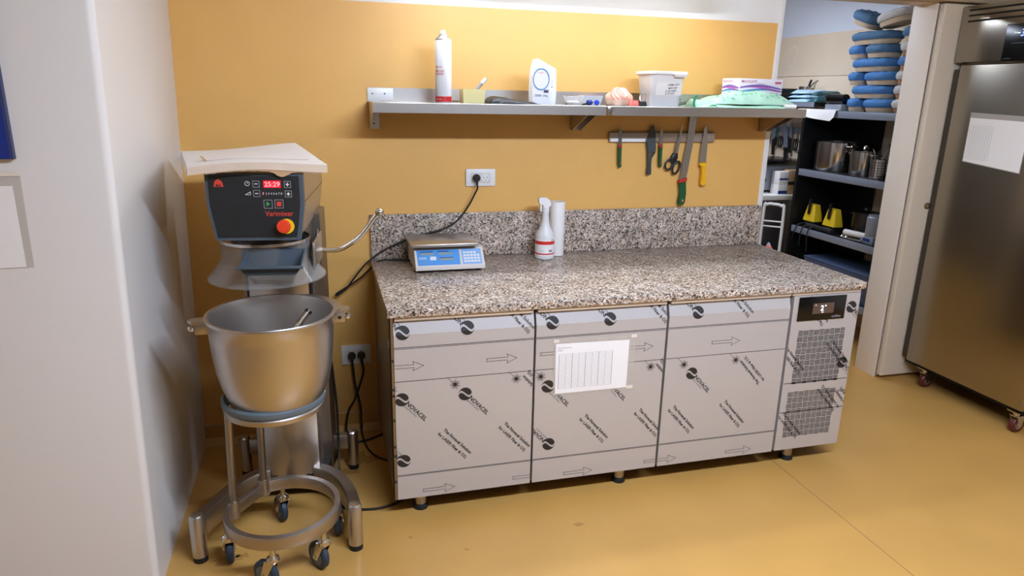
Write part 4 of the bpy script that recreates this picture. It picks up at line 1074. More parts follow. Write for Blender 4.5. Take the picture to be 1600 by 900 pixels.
def plug(t, x, z):
    p = MB().lathe([(.0175,-.0134),(.0185,-.022),(.017,-.034),(.012,-.042),(.0001,-.043)], (x,0,z), 24, 'y').build('plug', 'black_plastic', t)
    MB().cyl((x,-.030,z-.006),(x,-.036,z-.032),.0075,.005,n=14).build('strain_relief', 'black_plastic', p)
pc = thing('scale_power_cable', 'black power cable from the upper socket draped behind the scale and looping off the worktop', 'cable', (.2,-.06,.87))
plug(pc, ux-.0225, uz)
x_, z_ = ux-.0225, uz
MB().tube([(x_,-.034,z_-.02),(x_+.002,-.036,z_-.045),(.485,-.036,1.165),(.455,-.036,1.110),(.405,-.038,1.045),(.345,-.040,1.008),(.26,-.042,.985),(.175,-.045,.962),(.10,-.045,.935),(.03,-.045,.898),(-.03,-.05,.852),(-.080,-.055,.795),(-.115,-.06,.75),(-.150,-.062,.722),(-.168,-.062,.714),(-.162,-.06,.724),(-.12,-.058,.748),(-.06,-.055,.786),(-.02,-.06,.822),(.03,-.07,.868),(.09,-.075,.872),(.165,-.09,.872),(.20,-.10,.872)], .0042, 10, 5).build('lead', 'cable_black', pc)
def cable(name, label, pts, r=.0050, plug_at=None):
    t = thing(name, label, 'cable', pts[-1])
    if plug_at: plug(t, *plug_at)
    MB().tube(pts, r, 10, 6).build('lead', 'cable_black', t)
a, b_ = lx_-.0225, lx_+.0225
cable('mixer_power_cable', 'black cable from the left lower plug dropping behind the steel arm and under the counter', [(a,-.034,lz_-.025),(a+.004,-.040,lz_-.06),(-.100,-.045,.26),(-.080,-.05,.15),(-.078,-.06,.06),(-.078,-.09,.012),(-.06,-.22,.0055),(-.02,-.31,.0055),(.06,-.37,.0055),(.2,-.40,.0055)], plug_at=(a, lz_))
cable('counter_power_cable', 'black cable from the right lower plug crossing towards the mixer foot', [(b_,-.034,lz_-.025),(b_+.006,-.036,lz_-.055),(-.058,-.036,.315),(-.075,-.036,.26),(-.105,-.040,.18),(-.135,-.05,.13),(-.150,-.06,.06),(-.145,-.09,.012),(-.11,-.14,.0055),(-.05,-.13,.0055),(.02,-.09,.0055),(.12,-.06,.0055)], plug_at=(b_, lz_))
cable('floor_cable', 'black cable hanging beside the mixer column and trailing under the counter', [(-.205,-.355,.52),(-.200,-.36,.44),(-.192,-.37,.30),(-.193,-.40,.16),(-.196,-.47,.05),(-.198,-.56,.009),(-.195,-.665,.0055),(-.155,-.70,.0055),(-.105,-.715,.0055),(-.04,-.718,.0055),(.03,-.69,.0055),(.14,-.60,.0055)])
cv = thing('trunking_end', 'small white plastic trunking end on the wall above the cardboard', 'trunking', (-.74,-.01,1.34)); MB().box(-.772,-.709,-.022,-.0008,1.335,1.357,bev=.002).build('cover', 'white_plastic', cv)

# ------------------------------------------------------------------ scale
sx0, sx1 = .166, .470
sc = thing('price_scale', 'white counter scale with a blue display panel and steel platter', 'scale', (.318,-.19,.8645))
body = [(-.322,.878),(-.322,.893),(-.262,.960),(-.255,.963),(-.075,.963),(-.060,.950),(-.060,.878)]
MB().prism(body, lambda a, b_, c: (c, a, b_), sx0, sx1).build('housing', 'offwhite_plastic', sc, smooth=20)
dx, dz = .060, .067; L_ = math.hypot(dx, dz)
def face(d): return lambda u, v: (sx0+u, -.322+dx/L_*v-d*dz/L_, .893+dz/L_*v+d*dx/L_)
MB().d2(rect(.010,.007,.196,.083), face(.0008)).build('display_panel', 'scale_blue', sc, smooth=0)
MB().d2(rect(.206,.007,.293,.083), face(.0008)).build('key_panel', 'scale_blue_light', sc, smooth=0)
g = MB()
for q in ((.028,.058,.085,.068),(.105,.058,.165,.068),(.108,.030,.168,.040)): g.d2(rect(*q), face(.0016))
g.build('readouts', 'lcd', sc, smooth=0)
g = MB()
for q in ((.024,.072,.080,.076),(.100,.072,.150,.076),(.108,.041,.168,.044)): g.d2(rect(*q), face(.0016))
g.build('readout_captions', 'box_navy', sc, smooth=0)
g = MB(); g.d2(xf(text2d('SWS', width=.032, height=.012, bold=.01), 0, .018, .036), face(.0016)); g.d2(rect(.066,.032,.092,.050), face(.0014))
for i in range(5):
    for j in range(4):
        if not (i > 3 and j == 3): g.d2(rect(.213+i*.015,.016+j*.0145,.225+i*.015,.026+j*.0145), face(.0016))
g.build('keys', 'white_print', sc, smooth=0)['kind'] = 'stuff'
MB().d2(xf(text2d('ELECTRONIC', width=.04, height=.005), 0, .016, .016), face(.0016)).build('small_lettering', 'grey_print', sc, smooth=0)
MB().box(.150,.446,-.296,-.062,.972,.986,bev=.004).build('platter', 'steel_h', sc)
MB().box(.22,.40,-.22,-.10,.962,.973).build('platter_support', 'black_plastic', sc)
for x, y in ((.19,-.295),(.445,-.295),(.19,-.085),(.445,-.085)): MB().cyl((x,y,.8648),(x,y,.879),.012,n=16).build('foot', 'black_rubber', sc)
# ------------------------------------------------------------------ spray bottle + paper roll
sb = thing('spray_bottle', 'white trigger spray bottle with red stripes standing on the worktop', 'spray bottle', (.806,-.125,.8645))
c = (.806,-.125,.8645)
MB().lathe([(.043,0),(.046,.004),(.046,.100),(.045,.112),(.038,.128),(.025,.150),(.019,.175),(.016,.205),(.016,.225)], c, 36).build('body', 'bottle_white', sb)
MB().lathe([(.0464,.018),(.0464,.098)], c, 36).build('label', 'paper', sb)
r_ = MB(); r_.lathe([(.0467,.072),(.0467,.088)], c, 36); r_.lathe([(.0467,.024),(.0467,.030)], c, 36); r_.build('red_stripes', 'red_paint', sb)
g = MB()
for i in range(9): g.d2(rect(-.0+i*.0022,.036,.0012+i*.0022,.048), cyl_text(c[0],c[1],.0469,.15,c[2]))
g.d2(text2d('E', height=.008), cyl_text(c[0],c[1],.0469,-.7,c[2]+.037)); g.d2(text2d('1', height=.008), cyl_text(c[0],c[1],.0469,-.4,c[2]+.037)); g.d2(rect(.0,.092,.014,.096), cyl_text(c[0],c[1],.0469,.4,c[2]))
g.build('lettering', 'print_grey', sb, smooth=0)
MB().lathe([(.0175,.222),(.0175,.243),(.014,.247)], c, 24).build('collar', 'white_plastic', sb)
hd = MB().prism([(-.034,.262),(-.038,.285),(-.030,.291),(.002,.289),(.018,.276),(.024,.258),(.016,.246),(-.012,.246),(-.018,.258)], lambda a, b_, c_: (c[0]+a, c[1]+c_, c[2]+b_), -.011, .011).build('trigger_head', 'white_plastic', sb)
MB().prism([(-.020,.262),(-.027,.262),(-.030,.240),(-.026,.222),(-.021,.224),(-.023,.242)], lambda a, b_, c_: (c[0]+a, c[1]+c_, c[2]+b_), -.007, .007).build('trigger', 'white_plastic', hd)
rl = thing('paper_roll', 'upright white paper roll standing behind the spray bottle', 'paper roll', (.884,-.068,.8645))
MB().shell([(.017,0),(.036,0),(.037,.003),(.037,.258),(.036,.261),(.017,.261)], (.884,-.068,.8645), 36).build('paper', 'paper', rl)
MB().shell([(.015,.002),(.0168,.002),(.0168,.258),(.015,.258)], (.884,-.068,.8645), 24).build('core', 'cardboard_brown', rl)

# ------------------------------------------------------------------ board and sleeve on the left partition
yb = -1.0355
bb = thing('blue_board', 'dark blue box-framed board hanging on the white partition', 'board', (-1.2,yb,1.42))
MB().box(-1.40,-1.0,yb-.018,yb-.0005,1.425,1.93,bev=.001).build('panel', 'blue_board', bb)
MB().box(-1.0,-.992,yb-.018,yb-.0005,1.425,1.93).build('edge', 'blue_board_edge', bb)
ls = thing('wall_sleeve', 'clear plastic document sleeve with a blank sheet taped to the white partition', 'document sleeve', (-1.15,yb,1.12))
def flat2(poly, name, mt, par, y, t=.0006): return MB().prism(poly, lambda a, b_, c: (a, c, b_), y-t, y).build(name, mt, par, smooth=0)
flat2([(-1.30,1.118),(-.993,1.124),(-.990,1.385),(-1.30,1.385)], 'sleeve', 'clear_sleeve', ls, yb-.0004)
flat2([(-1.29,1.121),(-1.012,1.126),(-1.012,1.352),(-1.29,1.352)], 'sheet', 'paper', ls, yb-.0012)
flat2([(-1.30,1.378),(-.990,1.378),(-.990,1.390),(-1.30,1.390)], 'tape', 'tape', ls, yb-.0020)
# ------------------------------------------------------------------ tall fridge on the right
fr = thing('upright_fridge', 'tall stainless upright fridge on red castors at the right edge', 'fridge', (3.5,-.45,0))
FX = 3.10
MB().box(3.15,3.93,-.835,-.058,.135,2.105,bev=.004).build('cabinet', 'fridge_steel', fr)
MB().box(3.142,3.152,-.83,-.062,.15,1.815).build('gasket', 'black_rubber', fr)
fd = MB().box(FX,3.142,-.832,-.102,.140,1.812,bev=.006,seg=3).build('door', 'fridge_steel', fr)
MB().box(FX+.012,3.142,-.100,-.060,.155,1.79).build('hinge_strip', 'steel_dark', fr)
cpn = MB().box(FX,3.150,-.835,-.058,1.824,2.105,bev=.004).build('control_fascia', 'fridge_steel', fr)
for z in (2.083,2.056,2.028): MB().box(FX-.0008,FX+.002,-.80,-.098,z-.005,z+.005,bev=.0012).build('vent_slot', 'gap_black', cpn)
dsp = MB().box(FX-.004,FX+.001,-.62,-.332,1.822,1.995,bev=.003).build('display', 'black_gloss', cpn)
fX = lambda d: (lambda u, v: (FX-.004-d, -u, v))
MB().d2(xf(text2d('3.5', height=.034, bold=.01, shear=.15), 0, .415, 1.935), fX(.0006)).build('digits', 'digit_blue', dsp, smooth=0)
g = MB(); g.d2(rect(.383,1.950,.385,1.958), fX(.0006)); g.d2(rect(.392,1.950,.394,1.956), fX(.0006)); g.d2(rect(.398,1.950,.410,1.953), fX(.0006)); g.build('indicator_marks', 'digit_white', dsp, smooth=0)
g = MB(); g.d2(rect(.375,1.903,.46,1.906), fX(.0006)); g.d2(xf(text2d('coldline', width=.04), 0, .345, 1.830), fX(.0006)); g.build('lettering', 'bezel_grey', dsp, smooth=0)
fs_ = thing('fridge_sleeve', 'clear sleeve with a printed sheet taped to the tall fridge door', 'document sleeve', (FX,-.38,1.30))
def flatx(poly, name, mt, par, d, t=.0006): return MB().prism(poly, lambda a, b_, c: (c, -a, b_), FX-d-t, FX-d).build(name, mt, par, smooth=0)
flatx([(.224,1.318),(.556,1.288),(.560,1.560),(.222,1.572)], 'sleeve', 'clear_sleeve', fs_, .0004)
flatx([(.228,1.322),(.552,1.292),(.556,1.535),(.226,1.545)], 'sheet', 'paper', fs_, .0012)
g = MB(); FXm = lambda u, v: (FX-.0024, -u, v)
for i in range(9): g.d2(stroke([(.24+i*.016,1.335),(.24+i*.016,1.505)], .001), FXm)
for i in range(18): g.d2(stroke([(.24,1.335+i*.010),(.368,1.335+i*.010)], .0006), FXm)
g.build('table_print', 'print_light', fs_, smooth=0)
MB().box(FX+.03,3.90,-.82,-.07,.115,.137).build('chassis', 'gap_black', fr)
for x, y in ((3.155,-.20),(3.150,-.775),(3.85,-.20),(3.85,-.775)):
    cst = MB().cyl((x,y,.085),(x,y,.118),.016,n=16); cst.box(x-.03,x+.03,y-.03,y+.03,.112,.118)
    st = cst.build('castor_stem', 'steel_polished', fr)
    f = MB()
    for k in (-1,1): f.prism([(-.022,.092),(.022,.092),(.014,.040),(-.002,.030),(-.014,.040)], lambda a, b_, c: (x+.012+a*1.0, c, b_), y+k*.019-.0015, y+k*.019+.0015)
    f.box(x-.02,x+.034,y-.02,y+.02,.088,.093); f.build('castor_fork', 'steel_polished', st)
    MB().lathe([(.0001,-.014),(.036,-.014),(.040,-.009),(.040,.009),(.036,.014),(.0001,.014)], (x+.012,y,.0402), 26, 'y').build('wheel', 'caster_red', st)
    MB().lathe([(.0001,-.0155),(.022,-.0155),(.022,.0155),(.0001,.0155)], (x+.012,y,.0402), 20, 'y').build('wheel_hub', 'steel_cast', st)

# ------------------------------------------------------------------ room behind: black rack
RY0, RY1, RX0, RX1 = .27, 1.245, 3.20, 3.575
rk = thing('storage_rack', 'black shelving rack with steel-edged shelves seen through the doorway', 'rack', ((RX0+RX1)/2,(RY0+RY1)/2,0))
RS = [1.548, 1.128, .708, .30]
for z in RS:
    s = MB().box(RX0+.012,RX1,RY0,RY1,z-.035,z).build('shelf', 'rack_black', rk)
    MB().box(RX0,RX0+.012,RY0,RY1,z-.046,z+.001,bev=.001).build('shelf_edge', 'rack_blue_steel', s)
for x in (RX0-.004, RX1-.03):
    for y in (RY0, RY1-.028): MB().box(x,x+.032,y,y+.028,0,RS[0]-.047 if x < 3.3 else RS[0]-.036).build('post', 'rack_black', rk)
MB().box(RX1-.004,RX1,.86,RY1,.02,RS[0]-.037).build('back_panel', 'rack_black', rk)
MB().box(RX0+.03,RX1-.03,RY1-.006,RY1,.02,RS[0]-.037).build('end_panel', 'rack_black', rk)
# white paper draped over the rack corner
pp = thing('draped_paper', 'white sheet of paper hanging over the corner of the black rack', 'paper', (3.19,1.05,1.48))
vs = []; n = 10
for i in range(n+1):
    y = .900+.40*i/n
    for x, z in ((3.34,1.5515),(3.22,1.554),(3.188,1.550-.004*math.sin(i)),(3.180+.004*math.sin(i*1.3),1.520),(3.176+.005*math.sin(i),1.475+.03*(i/n)+(.03 if i == 0 else 0))): vs.append((x,y,z+.0008))
fs = [(i*5+k, i*5+k+1, (i+1)*5+k+1, (i+1)*5+k) for i in range(n) for k in range(4)]
o_ = len(vs); vs2 = [(x+.0006,y,z+.0006) for x, y, z in vs]; MB().raw(vs+vs2, fs+[tuple(j+o_ for j in reversed(f)) for f in fs]).build('sheet', 'paper', pp, smooth=60)
# ---- baskets with elastic covers
def basket(yc, L, z, H, W, cover, label, tubm='basket_tub', xc=None, tilt=0, rot=0):
    x = xc if xc is not None else RX0+.03+W/2
    t = thing('proofing_basket', label, 'basket', (x,yc,z), rot, 'covered proofing baskets stacked on the rack')
    t.rotation_euler = (tilt,0,rot)
    h1 = H*.50
    def oval(hx, hy, n=28, p=2.6):
        o = []
        for i in range(n):
            a = 2*PI*i/n; c_, s_ = math.cos(a), math.sin(a); o.append((hx*abs(c_)**(2/p)*(1 if c_ >= 0 else -1), hy*abs(s_)**(2/p)*(1 if s_ >= 0 else -1)))
        return o
    secs = [(oval(W/2*.80,L/2*.84),0),(oval(W/2*.86,L/2*.90),h1*.3),(oval(W/2*.93,L/2*.95),h1)]
    loft(secs).build('tub', tubm, t, world=False, smooth=50)
    random.seed(int(yc*1000)+int(z*1000)); n = 36; vs = []; fs = []
    lv_ = [(.95,h1-.012*1),(1.0,h1-.004),(1.04,h1+(H-h1)*.30),(1.0,h1+(H-h1)*.70),(.80,H*.97),(.45,H*.985),(.001,H*.975)]
    ph = random.uniform(0,6)
    for k, (s, zz) in enumerate(lv_):
        ov = oval(W/2*s, L/2*s, n)
        for i, (a, b_) in enumerate(ov):
            wv = 1+(.018*math.sin(i*2.9+ph+k)+.012*math.sin(i*5.3+k*2)) if 0 < k < 6 else 1
            vs.append((a*wv, b_*wv, zz+(.003*math.sin(i*1.7+k+ph) if 0 < k < 6 else 0)))
    for k in range(6):
        for i in range(n): fs.append((k*n+i,k*n+(i+1) % n,(k+1)*n+(i+1) % n,(k+1)*n+i))
    MB().raw(vs, fs).build('cover', cover, t, world=False, smooth=60)
zb = RS[0]+.002
H_ = .083
def row(k): return zb+k*(H_+.001)
B = 'cover_blue'; T = 'cover_teal'; G = 'cover_grey'
basket(.827,.115,row(0),H_,.17,B,'narrow blue-covered basket at the bottom left of the stack')
basket(.627,.265,row(0),H_,.20,B,'medium blue-covered basket in the bottom row of the stack')
basket(.715,.345,row(1),H_,.20,B,'long blue-covered basket in the second row from the bottom')
basket(.850,.115,row(2),H_,.17,B,'narrow blue-covered basket in the third row from the bottom')
basket(.650,.265,row(2),H_,.20,B,'medium blue-covered basket in the third row from the bottom')
basket(.742,.345,row(3),H_,.20,B,'long blue-covered basket in the fourth row from the bottom')
basket(.875,.130,row(4),H_,.17,B,'narrow blue-covered basket in the fifth row from the bottom')
basket(.700,.200,row(4),H_,.20,T,'medium blue-covered basket in the fifth row from the bottom')
basket(.778,.360,row(5),H_,.20,T,'long blue-covered basket in the sixth row from the bottom')
basket(.865,.230,row(6)+.035,.088,.17,T,'blue-covered basket tipped up at the top left of the stack',tilt=.33)
basket(.600,.270,row(6)+.026,.085,.17,G,'grey-rimmed basket lying tilted at the top right of the stack',tilt=-.16)
for k, (cv_, tb, lb) in enumerate(((G,'tub_brown','white-covered basket at the bottom of the right column'),(G,'tub_brown','white-covered basket second from the bottom of the right column'),(G,'tub_brown','white-covered basket third from the bottom of the right column'),(B,'tub_brown','blue-covered basket in the middle of the right column'),(G,'tub_brown','white-covered brown basket near the top of the right column'),(T,'basket_tub','blue-covered basket at the top of the right column'))):
    basket(.395,.185,row(k),H_,.20,cv_,lb,tb,xc=3.31)
# black box and roll on the rack top
bx_ = thing('black_roll', 'black foil roll lying on a grey box at the end of the basket stack', 'roll', (3.33,1.0,zb))
MB().cyl((3.26,.905,zb+.075),(3.26,1.06,zb+.075),.034,n=24).build('roll', 'black_gloss', bx_); MB().box(3.225,3.40,.90,1.06,zb,zb+.040,bev=.002).build('box', 'grey_machine', bx_)
# ---- pots on the second shelf
def pot(x, y, z, r, h, label, mt='steel_polished', lid=False, handle=True):
    t = thing('stock_pot', label, 'pot', (x,y,z))
    MB().lathe([(.0001,0),(r*.97,0),(r,.008),(r,h-.004),(r+.004,h),(r-.004,h),(r-.004,.006),(.0001,.006)], (x,y,z), 36).build('wall', mt, t)
    if handle:
        for s in (-1,1): MB().tube([(x-.02,y+s*(r-.002),z+h*.86),(x-.022,y+s*(r+.035),z+h*.88),(x+.022,y+s*(r+.035),z+h*.88),(x+.02,y+s*(r-.002),z+h*.86)], .006, 8, 5).build('handle', mt, t)
    if lid: MB().lathe([(r+.003,h),(r+.003,h+.004),(.02,h+.016),(.014,h+.030),(.016,h+.038),(.0001,h+.040)], (x,y,z), 30).build('lid', mt, t)
pz = RS[1]+.001
pot(3.37,1.055,pz,.140,.205,'big steel stock pot with a side handle on the rack')
pot(3.36,.765,pz,.088,.160,'smaller steel stock pot with a lid beside the big pot',lid=True)
pot(3.49,.56,pz,.078,.235,'dark tall pot behind the perforated holder','steel_dark')
uh = thing('utensil_holder', 'perforated steel utensil holder on the rack shelf', 'holder', (3.30,.57,pz))
MB().shell([(.0445,0),(.047,.002),(.047,.125),(.045,.125),(.045,.004)], (3.30,.57,pz), 28).build('cup', 'steel_polished', uh)
hm = MB()
for i in range(14):
    for j in range(6):
        a = 2*PI*i/14; hm.cyl((3.30+.0468*math.cos(a),.57+.0468*math.sin(a),pz+.02+j*.017),(3.30+.0476*math.cos(a),.57+.0476*math.sin(a),pz+.02+j*.017),.0045,n=8)
hm.build('perforations', 'gap_black', uh)
for i, (dx, dy, mt) in enumerate(((-.01,.015,'steel_polished'),(.012,-.012,'steel_polished'),(.0,.0,'black_plastic'))):
    u = thing('utensil', ('steel ladle handle leaning left in the perforated holder','steel spoon handle leaning right in the perforated holder','black spatula handle in the middle of the perforated holder')[i], 'utensil', (3.30+dx,.57+dy,pz+.01))
    MB().tube([(3.30+dx*.3,.57+dy*.3,pz+.012),(3.30+dx*1.6,.57+dy*1.6,pz+.15),(3.30+dx*2.4,.57+dy*2.6,pz+.19)], .005, 8, 4).build('stem', mt, u)
# ---- third shelf
tz = RS[2]+.001
def cone_tool(y, label):
    t = thing('yellow_cone', label, 'tool', (3.30,y,tz), 0, 'yellow cones with black handles')
    k = MB(); sq = lambda h: rrect(3.30,y,.042*h,.062*h,.010)
    loft([(sq(1.0),tz+.045),(sq(.97),tz+.06),(sq(.62),tz+.165)]).build('cone', 'yellow_dim', t)
    loft([(sq(.8),tz),(sq(.9),tz+.044)]).build('base', 'black_plastic', t)
    MB().prism([(-.012,.095),(.010,.095),(.014,.205),(-.006,.205)], lambda a, b_, c: (c, y-a, tz+b_), 3.255, 3.268).build('handle', 'black_plastic', t)
cone_tool(1.120,'yellow cone with a black handle at the far end of the rack shelf'); cone_tool(.905,'yellow cone with a black handle beside the dark lidded pot')
pot(3.40,.715,tz,.085,.17,'dark lidded pot behind the paper tubes','steel_dark',lid=True)
for i, (y, x, r, lb) in enumerate(((.70,3.235,.021,'pale cardboard tube lying on the rack shelf, open end forward'),(.735,3.27,.017,'thinner pale tube lying behind the open cardboard tube'))):
    u = thing('paper_tube', lb, 'tube', (x,y-.05,tz+.02*0))
    M_ = Matrix.Translation((x,y,tz+r+.022*(1-i))) @ Matrix.Rotation(.15,4,'Z') @ Matrix.Rotation(PI/2,4,'X')
    q = MB().shell([(r*.72,0),(r,0),(r,.17),(r*.72,.17)], (0,0,0), 22); q.v = [tuple(M_ @ Vector(v)) for v in q.v]; q.build('wall', 'offwhite_plastic', u)
for i, (y, lb) in enumerate(((.66,'steel whisk handle lying in front of the paper tubes'),(.70,'short steel piping tip lying on the rack shelf'))):
    u = thing('steel_tool', lb, 'tool', (3.225,y,tz)); MB().cyl((3.222,y,tz+.009),(3.235,y-.12+.05*i,tz+.009),.007,n=12).build('stem', 'steel_polished', u); MB().lathe([(.0001,-.012),(.012,0),(.0001,.012)], (3.222,y+.006,tz+.0125), 14).build('knob', 'steel_polished', u)
u = thing('grey_canister', 'grey canister with a small label at the near end of the rack shelf', 'canister', (3.29,.505,tz))
MB().lathe([(.050,.05),(.052,.055),(.052,.175),(.046,.180),(.046,.19),(.0001,.191)], (3.29,.505,tz), 28).build('body', 'grey_machine', u); MB().box(3.24,3.34,.45,.56,tz,tz+.05,bev=.003).build('base', 'grey_machine', u); MB().box(3.2385,3.2398,.475,.535,tz+.018,tz+.036).build('label', 'box_navy', u)
u = thing('black_hose', 'tangled black hose and cables hanging over the rack shelf edge', 'hose', (3.26,.95,tz))
MB().tube([(3.226,1.08,tz+.020),(3.232,1.01,tz+.020),(3.228,.94,tz+.020),(3.23,.87,tz+.022),(3.228,.81,tz+.020)], .0185, 12, 6).build('hose', 'black_rubber', u)
for k in range(3):
    y = 1.13-.07*k; MB().tube([(3.26,y,tz+.03),(3.205,y+.02,tz+.014),(3.188,y+.03,tz-.03),(3.183,y+.045-.02*k,tz-.10-.03*k)], .004, 8, 5).build('lead', 'cable_black', u)
# ---- bottom shelf
u = thing('blue_crate', 'blue plastic crate on the lowest visible rack shelf', 'crate', (3.36,.62,RS[3]+.001))
tub(3.215,3.55,.32,1.05,RS[3]+.001,RS[3]+.20,.006,.02).build('shell', 'crate_blue', u, smooth=0); MB().box(3.213,3.552,.318,1.052,RS[3]+.201,RS[3]+.212,bev=.004).build('lid', 'crate_blue', u)

# ------------------------------------------------------------------ table, machine, cart and knives beyond the rack
tb_ = thing('steel_table', 'stainless work table with a thick white cutting board top behind the rack', 'table', (3.32,2.0,0))
MB().box(3.055,3.58,1.45,2.55,.858,.896,bev=.004).build('board', 'poly_board', tb_)
MB().box(3.075,3.57,1.47,2.53,.10,.857,bev=.003).build('cabinet', 'steel_dull', tb_)
MB().box(3.058,3.073,1.455,1.50,.0,.857).build('post', 'steel_dark', tb_)
for x, y in ((3.1,1.5),(3.1,2.5),(3.55,1.5),(3.55,2.5)): MB().cyl((x,y,0),(x,y,.102),.02,n=14).build('foot', 'steel_dark', tb_)
mc = thing('grey_fryer', 'grey metal appliance with a black knob on the white-topped table', 'appliance', (3.2,1.7,.897))
MB().box(3.10,3.50,1.60,1.95,.915,1.12,bev=.008).build('housing', 'grey_machine', mc)
MB().box(3.09,3.56,1.54,1.98,1.121,1.150,bev=.003).build('lid', 'steel_dark', mc)
MB().lathe([(.0001,-.030),(.020,-.028),(.024,-.012),(.026,0)], (3.165,1.60,1.00), 22, 'y').build('knob', 'black_plastic', mc)
for x, y in ((3.12,1.62),(3.48,1.62),(3.12,1.93),(3.48,1.93)): MB().cyl((x,y,.897),(x,y,.916),.012,n=12).build('foot', 'black_rubber', mc)
for i, (x0, x1, z0, z1, mt, lb) in enumerate(((3.235,3.315,.897,.975,'paper','white and navy carton standing before the grey appliance, lower of two'),(3.235,3.315,.976,1.075,'paper','white and navy carton stacked on the lower carton'),(3.318,3.43,.897,1.085,'cardboard_brown','brown carton beside the two small white cartons'))):
    u = thing('carton', lb, 'box', ((x0+x1)/2,1.53,z0)); MB().box(x0,x1,1.475,1.575,z0,z1,bev=.001).build('box', mt, u)
    if i < 2: MB().box(x0+.0005,x1-.0005,1.4738,1.4752,z0+.005+.030*i,z0+.030+.018*i).build('navy_band', 'box_navy', u)
    else: MB().box(x0+.0005,x1-.0005,1.4738,1.4752,z0+.075,z0+.10).build('dark_band', 'black_plastic', u)
ct = thing('wire_trolley', 'white tubular wire trolley holding bags in front of the steel table', 'trolley', (3.10,1.30,0))
MB().tube([(3.045,1.36,.12),(3.045,1.36,.78),(3.06,1.345,.845),(3.10,1.31,.85),(3.135,1.275,.84),(3.15,1.26,.78),(3.15,1.26,.12)], .011, 10, 6).build('handle_frame', 'white_plastic', ct)
for z in (.72,.68,.40,.20): MB().cyl((3.045,1.36,z),(3.15,1.26,z),.006,n=10).build('rung', 'white_plastic', ct)
MB().box(3.05,3.14,1.27,1.42,.12,.15).build('tray', 'white_plastic', ct)
for x, y in ((3.055,1.35),(3.14,1.27),(3.13,1.40)): MB().lathe([(.0001,-.01),(.03,-.01),(.03,.01),(.0001,.01)], (x,y,.0305), 18, 'y').build('wheel', 'black_rubber', ct); MB().cyl((x,y,.03),(x,y,.13),.008,n=10).build('castor_stem', 'steel_polished', ct)
u = thing('plastic_bag', 'pale blue and red plastic bag in the white wire trolley', 'bag', (3.10,1.32,.151)); blob((3.098,1.325,.33),.045,.06,.21,9,.05,flat=.83).build('body', 'bag_pale', u, smooth=60); blob((3.075,1.29,.50),.028,.03,.04,12,.07,flat=.9).build('red_print', 'pink_red', u, smooth=60)
# rail with knives on the rear wall
kr2 = thing('rear_knife_rail', 'pale blue magnetic knife rail on the far wall through the doorway', 'knife rail', (3.58,1.95,1.36))
MB().box(3.574,3.5855,1.72,2.24,1.350,1.398,bev=.002).build('rail', 'rack_blue_steel', kr2)
_kd = [0]
def rear_knife(y, z0, z1, w_, hl, lean, label, mt='rack_blue_steel'):
    dx = (0, .013)[_kd[0] % 2]; _kd[0] += 1
    t = thing('kitchen_knife', label, 'knife', (3.56,y,z0), 0, 'black-handled tools on the rear rail')
    f = lambda a, b_, c: (c, y+a+lean*(b_-1.37), b_)
    MB().prism([(-w_/2,z0+hl),(w_/2,z0+hl),(w_/2,z1-.05),(0,z1),(-w_/2,z1-.03)], f, 3.570-dx, 3.5735-dx).build('blade', mt, t)
    MB().prism([(-.013,z0),(.013,z0),(.015,z0+hl*.5),(.012,z0+hl),(-.012,z0+hl),(-.014,z0+hl*.5)], f, 3.562-dx, 3.5735-dx).build('handle', 'black_plastic', t)
rear_knife(2.085,1.155,1.42,.055,.13,.10,'wide blue-grey cleaver with black handle on the far rail')
rear_knife(2.030,1.235,1.41,.030,.07,.0,'dark green slim knife beside the wide cleaver on the far rail','bag_teal')
rear_knife(1.945,1.06,1.43,.060,.17,.25,'long broad knife hanging lowest on the far rail')
rear_knife(1.905,1.08,1.40,.040,.15,.15,'second long knife beside the lowest hanging knife')
rear_knife(1.870,1.20,1.45,.028,.12,-.1,'narrow black-handled knife in the middle of the far rail')
rear_knife(1.840,1.19,1.43,.026,.12,.05,'black-handled knife right of the middle on the far rail')
def rear_scissors(y, z, label):
    t = thing('rear_scissors', label, 'scissors', (3.56,y,z), 0, 'black-handled tools on the rear rail')
    for s in (-1,1):
        pts = [(3.566+.002*s, y+s*.016+.013*math.cos(2*PI*i/10), z+.045+.045*math.sin(2*PI*i/10)) for i in range(10)]
        MB().tube(pts, .0055, 8, 3, closed=True).build('handle_loop', 'black_plastic', t)
        MB().prism([(-.006,z+.085),(.006,z+.085),(0,z+.19)], lambda a, b_, c: (c, y+a+s*.004, b_), 3.567+.002*s, 3.569+.002*s).build('blade', 'steel_polished', t)
rear_scissors(2.145,1.245,'black-handled scissors at the far end of the far rail'); rear_scissors(1.975,1.225,'black-handled scissors over the broad knife on the far rail'); rear_scissors(1.775,1.215,'black-handled scissors nearest the black rack on the far rail')
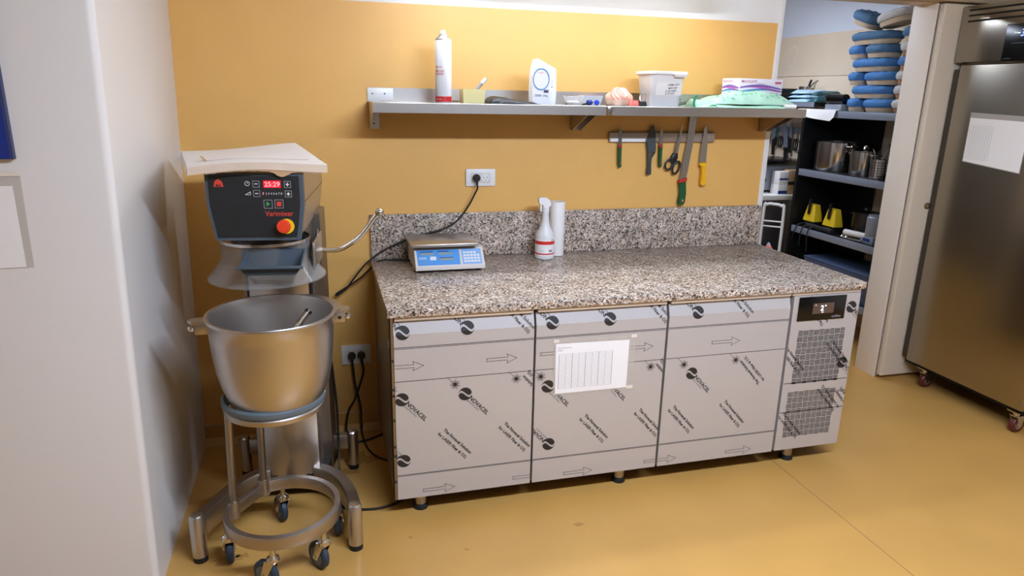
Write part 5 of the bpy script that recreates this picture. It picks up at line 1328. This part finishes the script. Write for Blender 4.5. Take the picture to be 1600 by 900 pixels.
# wall shelf with bags above the rail
wsf = thing('rear_wall_shelf', 'steel wall shelf above the far knife rail holding bags', 'shelf', (3.44,1.75,1.57))
MB().box(3.30,3.5855,1.27,2.35,1.572,1.600,bev=.002).build('board', 'rack_black', wsf); MB().box(3.296,3.300,1.27,2.35,1.566,1.602).build('edge', 'rack_blue_steel', wsf)
for y in (1.34,2.25): MB().prism([(3.585,1.571),(3.33,1.571),(3.585,1.47)], lambda a, b_, c: (a, c, b_), y, y+.004).build('bracket', 'steel_dull', wsf)
def bags(y0, y1, hs, mt, label, seed):
    z = 1.602
    for i, h_ in enumerate(hs):
        lumpy('folded_bag', mt, 3.31+.01*i,3.56,y0+.02*i,y1-.015*i,z, lambda u,v: h_*(.8+.2*math.sin(6*u+5*v+i)), label[i], 'bag', 12, 12); z += h_*1.0+.001
bags(1.38,1.64,(.030,.028,.030),'bag_pale',('pale blue folded bag at the bottom of the pile on the far shelf','pale blue folded bag in the middle of the pile on the far shelf','pale blue folded bag at the top of the pile on the far shelf'),1)
bags(1.275,1.375,(.045,.035),'bag_teal',('dark teal folded bag at the bottom beside the pale blue bags','dark teal folded bag on top beside the pale blue bags'),2)
u = thing('small_pan', 'small steel pan standing behind the pale blue bags', 'pan', (3.53,1.72,1.602)); MB().shell([(.043,0),(.046,.002),(.046,.115),(.044,.115),(.044,.004)], (3.53,1.70,1.602), 28).build('wall', 'steel_polished', u); MB().tube([(3.53,1.66,1.70),(3.52,1.60,1.735),(3.515,1.54,1.76)], .004, 8, 4).build('handle', 'steel_dark', u)
MB().tube([(3.54,1.70,1.61),(3.54,1.66,1.74),(3.54,1.645,1.765)], .008, 8, 4).build('ladle_handle', 'black_plastic', u)
u = thing('black_box', 'black box at the end of the far wall shelf', 'box', (3.40,1.83,1.602)); MB().box(3.33,3.52,1.75,1.90,1.602,1.675,bev=.004).build('case', 'black_plastic', u); MB().box(3.34,3.50,1.745,1.86,1.676,1.70,bev=.003).build('lid', 'black_plastic', u)
u = thing('black_dome', 'round black lid standing behind the baskets on the rack', 'lid', (3.50,1.0,zb)); MB().lathe([(.0001,-.012),(.085,-.010),(.09,0),(.085,.010),(.0001,.012)], (3.50,1.00,zb+.0905), 32, 'x').build('disc', 'black_gloss', u)
